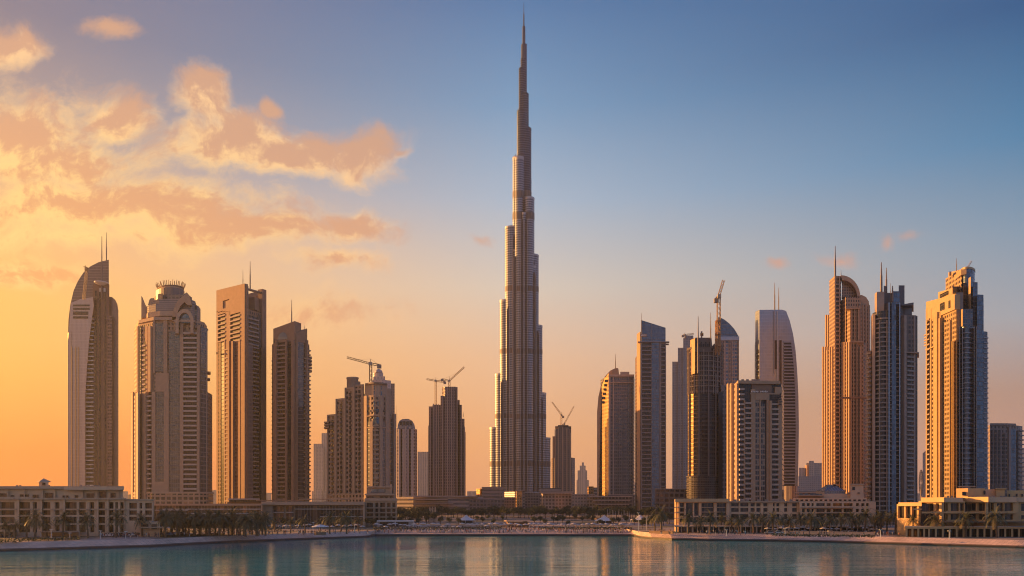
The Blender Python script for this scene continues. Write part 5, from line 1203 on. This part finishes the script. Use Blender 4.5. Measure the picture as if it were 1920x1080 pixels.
def palm_proto(seed, H=7.2, r=3.6, n=46):
    rnd = random.Random(seed); e = thing('date_palm', (0,0,0), 'date palm', 'palm tree')
    b = MB(); pts = []; lx, ly = rnd.uniform(-.4,.4), rnd.uniform(-.3,.3)
    for i in range(7): f = i/6; pts.append((lx*f*f, ly*f*f, H*f*.78))
    for i, (p, q) in enumerate(zip(pts, pts[1:])): b.tube(p, q, .34-.03*i+.05, .34-.03*i-.02, 8)
    top = Vector(pts[-1]); b.tube(top, top+Vector((0,0,.5)), .45, .3, 8); b.build('trunk', BARK, e, (0,0,0))
    b = MB()
    for i in range(n):
        az = 2*math.pi*i/n*2.618+rnd.uniform(-.2,.2); el = R(rnd.uniform(-28, 80)); L = r*rnd.uniform(.85,1.12); mi = 1 if el < R(-12) else 0
        d = Vector((math.cos(az), math.sin(az), 0)); p = top+Vector((0,0,.35)); m = 9; side = Vector((-d.y, d.x, 0)); prev = p
        v = d*math.cos(el)+Vector((0,0,math.sin(el)))
        for k in range(m):
            v = (v+Vector((0,0,-.13-.05*k*.5))).normalized(); q = prev+v*L/m
            wl = .62*math.sin(math.pi*(k+1.2)/(m+1.6))+.1
            for sgn in (-1, 1):
                for h in (0, .5):
                    a0 = prev+(q-prev)*h; a1 = prev+(q-prev)*(h+.3); tip = a0+side*sgn*wl*rnd.uniform(.8,1.1)+v*.3+Vector((0,0,-.16*rnd.random()-.05))
                    b.face([a0, a1, tip], [(0,0),(1,0),(.5,1)], mi)
            b.face([prev-side*.04, prev+side*.04, q+side*.03, q-side*.03], None, 1); prev = q
    b.build('crown', [FROND, FROND2], e, (0,0,0)); return e
palms = [palm_proto(s, H, r_) for s, H, r_ in ((1,7.2,4.5),(2,7.6,4.2),(3,6.4,4.5),(4,7.0,4.0))]
used = set(); rn = random.Random(5)
def palm(px, y, sc, label, group):
    y = min(y, 1001) if 1220 < px < 1690 else y; sc *= 1.15; i = rn.randrange(4); loc = pos(px, y); rz = rn.uniform(0, 6.28)
    if i not in used: used.add(i); o = palms[i]; o.location = loc; o.rotation_euler = (0,0,rz); o.scale = (sc,)*3; put(o, label=label, group=group)
    else: copytree(palms[i], loc, rz, sc, label, group)
for px, y, sc in ((10,1009,.72),(28,1008,.66),(50,1008,.9),(66,1010,1.0),(88,1006,.75),(118,1009,1.02),(134,1004,.8),(165,1009,.9),(217,1008,.98),(266,1006,.95)):
    palm(px, y, sc, 'date palm on the left quay in front of the long cream apartment hotel', 'date palms before the left apartment hotel')
for k in range(34):
    px = 300+k*6.0+rn.uniform(-3,3)*1.2; palm(px, 1006.5-(px-300)/230*3+rn.uniform(-3.5,2), rn.uniform(.82,1.1), 'date palm in the dense grove between the left quay and dark glass podium', 'date palms of the dense grove before the glass podium')
for px, y, sc in ((515,998,.7),(545,999,.75),(572,1000,.8),(618,1001,1.0),(640,996,.8),(650,1001,.95),(672,995,.75),(600,997,.6)):
    palm(px, y, sc, 'date palm near the tip of the left quay before the beige podium', 'date palms before the beige podium')
for px, y, sc in ((1240,1000,1.15),(1228,998,.9),(1290,1001,1.0),(1313,999,.85),(1331,1002,1.0),(1352,998,.85),(1372,999,.8),(1392,998,.85),(1413,1001,.95),(1431,999,.95),(1450,1002,1.05),(1468,998,.85),(1482,1003,.9),(1502,999,.85),(1521,1003,1.05),(1541,999,.8),(1556,1002,.8),(1577,1002,.85),(1598,1003,1.0),(1622,1003,1.12),(1640,1000,.9),(1652,1003,.95),(1679,1004,1.1),(1385,1002,.7),(1560,998,.9),(1610,998,.85),(1663,1000,.9),(1509,997,.8),(1533,1000,.75)):
    palm(px, y, sc, 'date palm in the long row before the cream quay hotel', 'date palms in the row before the quay hotel')
for px, y, sc in ((1712,1004,.9),(1753,1006,1.0),(1811,1007,1.06),(1869,1008,1.12),(1938,1008,1.0)):
    palm(px, y, sc, 'large date palm standing alone before the golden sunlit hotel', 'large date palms before the sunlit hotel')

def tree_proto(seed, H=9, r=4):
    rnd = random.Random(seed); e = thing('leafy_tree', (0,0,0), 'leafy tree', 'tree'); b = MB()
    b.tube((0,0,-.2), (0,0,H*.35), .32, .2, 7); lobes = []
    for k in range(6):
        a = k*1.05+rnd.random(); q = Vector((math.cos(a)*r*.5*rnd.uniform(.5,1), math.sin(a)*r*.5*rnd.uniform(.5,1), H*rnd.uniform(.5,.82))); b.tube((0,0,H*.3), q, .14, .05, 5); lobes.append((q, r*rnd.uniform(.38,.6)))
    b.build('trunk', WOOD, e, (0,0,0)); b = MB()
    for q, lr in lobes:
        for i in range(170):
            v = Vector((rnd.gauss(0,1), rnd.gauss(0,1), rnd.gauss(0,1))).normalized()*lr*rnd.uniform(.55,1.05); v.z *= .75; p = q+v; s = rnd.uniform(.22,.42)
            n = Vector((rnd.gauss(0,1), rnd.gauss(0,1), rnd.gauss(0,1))).normalized(); m = n.orthogonal().normalized(); o = n.cross(m)
            b.face([p-m*s, p+o*s*.6, p+m*s, p-o*s*.6], [(0,0),(1,0),(1,1),(0,1)])
    b.build('crown', LEAF, e, (0,0,0)); return e
trees = [tree_proto(s, H, r_) for s, H, r_ in ((11,9,4.2),(12,10,3.8),(13,8,4.6))]
tused = set()
def tree(x, D, sc, label, group):
    i = rn.randrange(3); rz = rn.uniform(0,6.28); loc = (x, D, GZ)
    if i not in tused: tused.add(i); o = trees[i]; o.location = loc; o.rotation_euler = (0,0,rz); o.scale = (sc,)*3; put(o, label=label, group=group)
    else: copytree(trees[i], loc, rz, sc, label, group)
for k in range(95):
    px = 745+k*5.4+rn.uniform(-3,3); D = rn.uniform(640,760); tree((px-960)/F*D, D, rn.uniform(.85,1.25), 'dark leafy tree in the belt below the malls at the foot of the supertall', 'trees of the dark belt below the malls')
for k in range(26):
    px = 690+k*5+rn.uniform(-3,3); D = rn.uniform(500,600); tree((px-960)/F*D, D, rn.uniform(.7,1.1), 'dark tree in the clump beside the loggia block', 'trees beside the loggia block')
for px, y, sc in ((925,985,.45),(905,982,.5),(942,978,.5),(1002,984,.6),(1013,981,.55),(1022,986,.5),(1038,980,.55),(1046,983,.6),(1055,982,.65),(1078,976,.6),(1092,980,.5),(1102,977,.6),(1112,982,.6),(1150,985,.6),(1160,984,.55),(1175,981,.5),(1222,983,.7),(1234,980,.7),(1172,977,.6),(895,977,.5),(860,984,.5),(842,983,.55),(826,985,.6),(800,982,.6),(785,985,.55),(770,984,.5),(1125,986,.45),(985,987,.4),(1208,986,.6),(1244,985,.7),(1255,982,.8),(915,976,.5),(1065,987,.4),(1190,985,.5),(750,985,.6),(730,986,.6)):
    x, D, z = pos(px, y); tree(x, D, sc, 'small round tree on the sandy park slope behind the far quay', 'small trees on the park slope')
for px, y, sc in ((560,992,.6),(700,990,.65),(532,990,.6),(688,988,.6),(1205,991,.5),(1215,990,.6),(1688,1000,.6),(1725,1002,.45),(10,1003,.5),(200,1002,.5),(250,1001,.5),(1560,996,.5),(1650,996,.5)):
    x, D, z = pos(px, y); tree(x, D, sc, 'low bushy tree between the palms on the hotel quays', 'bushy trees among the quay palms')
def hedge(px0, y0, px1, y1, h, label):
    rnd = random.Random(int(px0)); p, q = Vector(pos(px0, y0)), Vector(pos(px1, y1)); b = MB(); L = (q-p).length
    for i in range(int(L*26)):
        c = p+(q-p)*rnd.random()+Vector((rnd.uniform(-.2,.2), rnd.uniform(-.7,.7), rnd.uniform(0,h)*rnd.uniform(.75,1.1))); s = rnd.uniform(.15,.3)
        n = Vector((rnd.gauss(0,1), rnd.gauss(0,1), rnd.gauss(0,1))).normalized(); m = n.orthogonal().normalized(); o = n.cross(m); b.face([c-m*s, c+o*s, c+m*s, c-o*s])
    o = b.build('hedge', LEAF, None, tuple(p)); put(o, label=label, category='hedge')
hedge(-40,1018,40,1016.5,1.3,'clipped green hedge at the near end of the left quay'); hedge(42,1015.5,150,1012.5,1.2,'long low hedge on the left quay before the cream apartment hotel')
hedge(1445,1004.5,1640,1007.5,.9,'low hedge along the right quay under the palms'); hedge(300,1007,420,1003,.8,'low hedge at the foot of the palm grove'); hedge(296,1000,530,995,2.2,'added dark hedge standing in for the dark underside of the palm grove')  # last hedge added to darken the bright ground behind the trunks
hedge(700,993,940,992.5,1.4,'bushy hedge behind the crowd on the far quay'); hedge(1010,992.5,1185,993,1.4,'bushy hedge on the far quay below the tents')

# ---- tents
def tent(px, y, wpx, hpx, label):
    loc = pos(px, y); D = loc[1]; s = D/F; r = wpx*s/2; h = hpx*s; e = thing('peaked_tent', loc, label, 'tent')
    b = MB(); pr = [(r*1.04,h*.30),(r,h*.34),(r*.62,h*.5),(r*.3,h*.7),(r*.1,h*.92),(0,h)]
    b.lathe(loc[0], D, [(a, loc[2]+c) for a, c in pr], 8); b.build('canopy', mat('tent_cloth', (.78,.74,.7), .7), e, loc)
    b = MB()
    for k in range(8):
        a = math.pi*k/4; b.tube((loc[0]+r*math.cos(a), D+r*math.sin(a), loc[2]), (loc[0]+r*math.cos(a), D+r*math.sin(a), loc[2]+h*.33), .12, .12, 5)
    b.build('poles', WHITE, e, loc); b = MB(); b.tube((loc[0],D,loc[2]+h*.98), (loc[0],D,loc[2]+h*1.12), .06, .04, 4); b.build('finial', STEEL, e, loc)
    b = MB(); b.lathe(loc[0], D, [(r*.8,loc[2]),(r*.8,loc[2]+h*.3),(0,loc[2]+h*.3)], 12); b.build('screen_wall', DGL, e, loc)
tent(874,980,34,15,'white peaked tent left of the supertall behind the far quay'); tent(1133,981,36,15.5,'white peaked tent with a lower side roof, middle one right of the supertall'); tent(1200,979,36,14,'white peaked tent nearest the right quay')
def pavilion():
    loc = pos(968, 988.5); t = B('flat_pavilion', loc[1], 968, 'low cream pavilion with thin flat roof on the far quay below the supertall', 'pavilion')
    t.box('wall', 952, 992, 980, CREAM, d0=2, d1=9); t.box('glazing', 954, 991, 981.5, DGL, y0=985.5, d0=1.6, d1=2); t.prism('roof', [(945,0),(950,-3),(993,-3),(993,11),(946,11)], 976, STONE2, y0=977.6); t.box('terrace_roof', 951, 994, 983.6, STONE2, y0=985, d0=-3, d1=1.8)
    t.prism('ramp_wall', [(938,6),(952,1),(952,4),(940,9)], [986,978,978,986], mat('terracotta_wall', (.5,.3,.2)));
    for q in (952,964,978,992): t.box('post', q, q+.8, 985, WHITE, d0=-3, d1=-2.7)
pavilion()
def shed(px0, px1, y, yt, label, cat='shed'):
    loc = pos((px0+px1)/2, y); t = B('long_shed', loc[1], (px0+px1)/2, label, cat); t.box('wall', px0+1, px1-1, yt+2, mat('shed_wall', (.42,.4,.4), .6), d0=1, d1=7); t.box('roof', px0, px1, yt, WHITE, y0=yt+2, d0=0, d1=8); t.box('glazing', px0+6, px1-10, yt+3, DGL, y0=y-1, d0=.7, d1=1)
    for q in (px0+.5, (px0+px1)/2, px1-1.5): t.box('post', q, q+1, yt+2, WHITE, d0=0, d1=.4)
shed(706,776,988,976,'long white roofed kiosk beside the loggia block')
for i, (px, lb) in enumerate(((806,'first'),(811,'second'),(816,'third'))):
    D = 560; loc = ((px-960)/F*D, D, GZ); e = thing('pylon', loc, 'pale tapering pylon, %s from the loggia block in a row of three' % lb, 'pylon', 'row of three pale pylons')
    b = MB(); zt = EYE+(HZ-951)/F*D
    for k in range(6):
        z0 = GZ+(zt-GZ)*k/6; z1 = GZ+(zt-GZ)*(k+.86)/6; r0 = .95-.1*k; b.prism([(loc[0]-r0,D-r0),(loc[0]+r0,D-r0),(loc[0]+r0,D+r0),(loc[0]-r0,D+r0)], z0, z1)
    b.prism([(loc[0]-.35,D-.35),(loc[0]+.35,D-.35),(loc[0]+.35,D+.35),(loc[0]-.35,D+.35)], GZ, zt+.3)
    b.build('shaft', STONE2, e, loc)
# poles
def pole(px, y, yt, name, label, group, arm=0):
    loc = pos(px, y); D = loc[1]; zt = EYE+(HZ-yt)/F*D; e = thing(name, loc, label, 'lamp post' if 'lamp' in name else 'flagpole', group)
    b = MB(); b.tube(loc, (loc[0],D,zt), .13, .08, 6); b.build('post', WHITE, e, loc)
    if 'lamp' in name: b = MB(); b.box(loc[0]-.5, loc[0]+.5, D-.3, D+.3, zt, zt+.2); b.build('lamp_head', WHITE, e, loc)
    else: b = MB(); b.lathe(loc[0], D, [(0,zt-.02),(.22,zt+.15),(0,zt+.35)], 8); b.build('finial', WHITE, e, loc)
for k in range(12): pole(1139+k*3.6+(k%3), 977-(k%4), 955+(k*7%6), 'flagpole', 'white flagpole in the cluster behind the peaked tents', 'white flagpoles behind the tents')
for px, y, yt in ((96,1013,994),(131,1013,1000),(188,1011,996),(236,1010,997),(412,1003,992),(665,998,983),(587,1000,980),(1362,1005,994),(1651,1008,994),(1472,1005,992),(1780,1011,996),(1197,999,962),(1212,996,970)): pole(px, y, yt, 'lamp_post', 'slim white lamp post along the quay promenades', 'white lamp posts on the quays')
# parasols and loungers
def parasol_proto():
    e = thing('parasol', (0,0,0), 'parasol', 'parasol'); b = MB(); b.tube((0,0,0), (0,0,2.5), .04, .04, 5); b.build('pole', WOOD, e, (0,0,0))
    b = MB(); b.lathe(0, 0, [(1.6,2.1),(1.62,2.25),(.8,2.6),(0,2.85)], 8); b.build('canopy', mat('parasol_cloth', (.62,.55,.5), .8), e, (0,0,0)); return e
par = parasol_proto(); first = True
spots = [(px+rn.uniform(-2,2), rn.uniform(990,997)) for px in range(705, 1185, 9)] + [(px, rn.uniform(1004,1008)) for px in range(215, 330, 9)] + [(px+rn.uniform(-2,2), 999+rn.uniform(-2,2)) for px in range(470, 690, 11)] + [(px, 1006.5-rn.random()*3) for px in range(1440, 1660, 13)]
for px, y in spots:
    D = (EYE-1.4)*F/(y-HZ); z = GZ
    if 700 < px < 1190: D = max(385, min(D, 408)); z = 1.0+(D-373.5)/36*1.5
    loc = ((px-960)/F*D, D, z)
    lb = ('pale café parasol among the crowd on the far quay','pale parasols on the far quay') if 700 < px < 1190 else (('pale café parasol on the left quay terraces','pale parasols on the left quay') if px < 700 else ('pale parasol on the right quay under the palms','pale parasols on the right quay'))
    if first: first = False; par.location = loc; put(par, label=lb[0], group=lb[1])
    else: copytree(par, loc, rn.random(), rn.uniform(.8,1.1), *lb)
e = thing('beach_pavilion', pos(600,1003), 'round white parasol pavilion near the tip of the left quay', 'pavilion'); b = MB(); l = e.location; b.lathe(l.x, l.y, [(3.4,l.z+3.2),(3.3,l.z+3.4),(1.4,l.z+4.0),(0,l.z+4.2)], 14); b.build('canopy', mat('tent_cloth', (.7,.7,.7)), e, tuple(l)); b = MB(); b.tube((l.x,l.y,l.z), (l.x,l.y,l.z+3.9), .15, .12, 6); b.lathe(l.x, l.y, [(2.4,l.z),(2.4,l.z+1.2),(0,l.z+1.25)], 12); b.build('bar_counter', BROWN, e, tuple(l))
# the evening crowd: standing and strolling figures too many to count
CL_ = [mat('cloth_%s' % n, c, .8) for n, c in (('white',(.6,.58,.55)),('dark',(.05,.05,.06)),('navy',(.06,.08,.14)),('red',(.32,.09,.07)),('tan',(.35,.26,.2)),('skin',(.35,.22,.16)),('hair',(.03,.02,.02)))]
def figure(b, x, y, z, rnd):
    h = rnd.uniform(1.55,1.85); a = rnd.uniform(0,6.28); cx, cy_ = math.cos(a), math.sin(a); s = h/1.75; c = rnd.randrange(5); l = rnd.choice((1,1,2,4,0)); st = rnd.uniform(0,.28)
    hip = Vector((x,y,z+.86*s))
    for sg in (-1,1):
        f = Vector((x-cy_*.09*sg+cx*st*sg, y+cx*.09*sg+cy_*st*sg, z)); k = (f+hip)/2+Vector((cx*.04,cy_*.04,.02)); hp = hip+Vector((-cy_*.08*sg, cx*.08*sg, 0)); b.tube(hp, k, .085, .065, 5, l); b.tube(k, f, .065, .05, 5, l)
        sh = Vector((x-cy_*.19*sg, y+cx*.19*sg, z+1.42*s)); el = sh+Vector((-cy_*.05*sg-cx*.04, cx*.05*sg-cy_*.04, -.28)); b.tube(sh, el, .05, .045, 4, c); b.tube(el, el+Vector((cx*.12,cy_*.12,-.24)), .042, .035, 4, 5)
    b.tube(hip-Vector((0,0,.06)), hip+Vector((0,0,.3*s)), .15, .16, 7, c); b.tube(hip+Vector((0,0,.3*s)), hip+Vector((0,0,.58*s)), .16, .2, 7, c); b.tube(hip+Vector((0,0,.58*s)), hip+Vector((0,0,.68*s)), .07, .06, 5, 5)
    b.lathe(x, y, [(0,z+1.5*s),(.08,z+1.53*s),(.1,z+1.62*s),(.075,z+1.7*s)], 7, 5); b.lathe(x, y, [(.105,z+1.66*s),(.08,z+1.73*s),(0,z+1.76*s)], 7, 6)
def crowd(n, f, label, name='crowd'):
    rnd = random.Random(n); b = MB()
    for i in range(n): x, y, z = f(rnd); figure(b, x, y, z, rnd)
    put(b.build(name, CL_), kind='stuff', label=label, category='crowd')
def farq(rnd):
    px = rnd.uniform(702,1188); D = 376+34*rnd.random()**1.2; return ((px-960)/F*D, D, 1.02+(D-373.5)/36*1.5)
crowd(420, farq, 'dense evening crowd strolling and sitting along the far quay')
def lq(rnd): px = rnd.uniform(190,690); y = 1009-(px-190)/500*8-rnd.random()*3; return pos(px, y)
crowd(150, lq, 'people scattered on the left quay under the palms')
def rq(rnd): px = rnd.uniform(1215,1700); y = 1001+(px-1215)/485*6-rnd.random()*3; return pos(px, y)
crowd(90, rq, 'people strolling on the right quay under the palms')
# sun loungers, low walls
def wall(px0, y0, px1, y1, h, m, label):
    p, q = Vector(pos(px0,y0)), Vector(pos(px1,y1)); n = Vector((-(q-p).y,(q-p).x,0)).normalized()*.3; b = MB(); b.prism([(v.x,v.y) for v in (p+n,q+n,q-n,p-n)], GZ, GZ+h); b.prism([(v.x,v.y) for v in (p+n*1.4,q+n*1.4,q-n*1.4,p-n*1.4)], GZ+h, GZ+h+.15)
    put(b.build('garden_wall', m, None, tuple(p)), label=label, category='wall')
wall(1130,960.5,1232,959.5,3.0,STONE2,'long pale garden wall curving behind the flagpoles'); wall(1450,1001,1640,1004,1.2,CREAM,'low cream terrace wall behind the right quay palms'); wall(1218,1000,1262,1001.5,1.0,BROWN,'pale railing wall at the tip of the right quay')
wall(850,966,1060,964.5,1.4,STONE2,'thin pale retaining wall on the park slope below the supertall'); wall(900,972,1040,970.5,1.2,CREAM,'lower cream retaining wall on the park slope'); wall(1060,972,1120,974,1.2,BROWN,'brown retaining wall left of the middle tent')
b = MB(); rnd = random.Random(3)
for i in range(260):
    px = rnd.uniform(702,1188); D = 377+10*rnd.random(); x = (px-960)/F*D; z = 1.02+(D-373.5)/36*1.5; b.box(x-.3, x+.3, D-.9, D+.7, z+.28, z+.36); b.box(x-.3, x+.3, D+.7, D+.8, z+.3, z+.85); b.box(x-.28, x-.22, D-.8, D-.74, z, z+.28); b.box(x+.22, x+.28, D+.5, D+.56, z, z+.28)
put(b.build('sun_loungers', mat('lounger_cloth', (.5,.42,.4))), kind='stuff', label='rows of pale sun loungers lining the edge of the far quay', category='loungers')

# ---- parked cars
def car_proto():
    e = thing('parked_car', (0,0,0), 'car', 'car'); b = MB()
    pr = [(-2.2,.35),(-2.25,.75),(-1.9,.88),(-1.3,.92),(-.8,1.38),(.75,1.42),(1.35,.98),(2.0,.9),(2.25,.7),(2.2,.35)]
    b.extrude_y(pr, -.86, .86); b.build('body', mat('car_paint_white', (.7,.68,.66), .3, .1), e, (0,0,0))
    b = MB(); gw = [(-1.2,.93),(-.78,1.32),(.7,1.35),(1.2,.97)]; b.extrude_y(gw, -.885, .885); b.build('windows', DGL, e, (0,0,0))
    for x in (-1.35, 1.4):
        for y in (-.8, .62):
            b = MB(); b.tube((x,y,.33), (x,y+.2,.33), .33, .33, 12); b.build('wheel', mat('tyre', (.02,.02,.02)), e, (0,0,0))
    return e
cp = car_proto(); cw = [mat('car_paint_%s' % n, c, .3, .2) for n, c in (('dark',(.04,.04,.05)),('silver',(.4,.4,.42)))]
spots = [(205+k*13.5+rn.uniform(-3,3), 1006.2-(k*.22), 0) for k in range(11)] + [(1448+k*15+rn.uniform(-4,4), 1001.2, 1) for k in range(13)]
for i, (px, y, q) in enumerate(spots):
    lb = ('car parked on the left quay between the apartment hotel and palm grove','cars parked on the left quay') if not q else ('car parked under the palms of the right quay','cars parked on the right quay')
    if i == 0: cp.location = pos(px, y); put(cp, label=lb[0], group=lb[1]); continue
    c = copytree(cp, pos(px, y), rn.choice((0, 3.14))+rn.uniform(-.15,.15), 1, *lb)
    if i % 3:
        for ch in c.children:
            if ch.name.startswith('body'): ch.data = ch.data.copy(); ch.data.materials[0] = cw[i % 3-1]
# ---------------------------------------------------------------- air
b = MB(); b.box(-2700, 2700, -60, 4300, -1.6, 900)
hz = b.build('haze', [mat('tmp', (1,1,1))], None, (0,0,0)); put(hz, kind='stuff', label='thin warm evening haze filling the air over the city')
hm = bpy.data.materials.new('haze_air'); hm.use_nodes = True; nn = NT(hm.node_tree)
pv = nn.n('ShaderNodeVolumePrincipled'); oo = nn.n('ShaderNodeOutputMaterial'); nn.link(pv.outputs[0], oo.inputs[1])
pv.inputs['Color'].default_value = (.80,.80,.76,1); pv.inputs['Density'].default_value = .00007; pv.inputs['Anisotropy'].default_value = .5
hz.data.materials.clear(); hz.data.materials.append(hm)
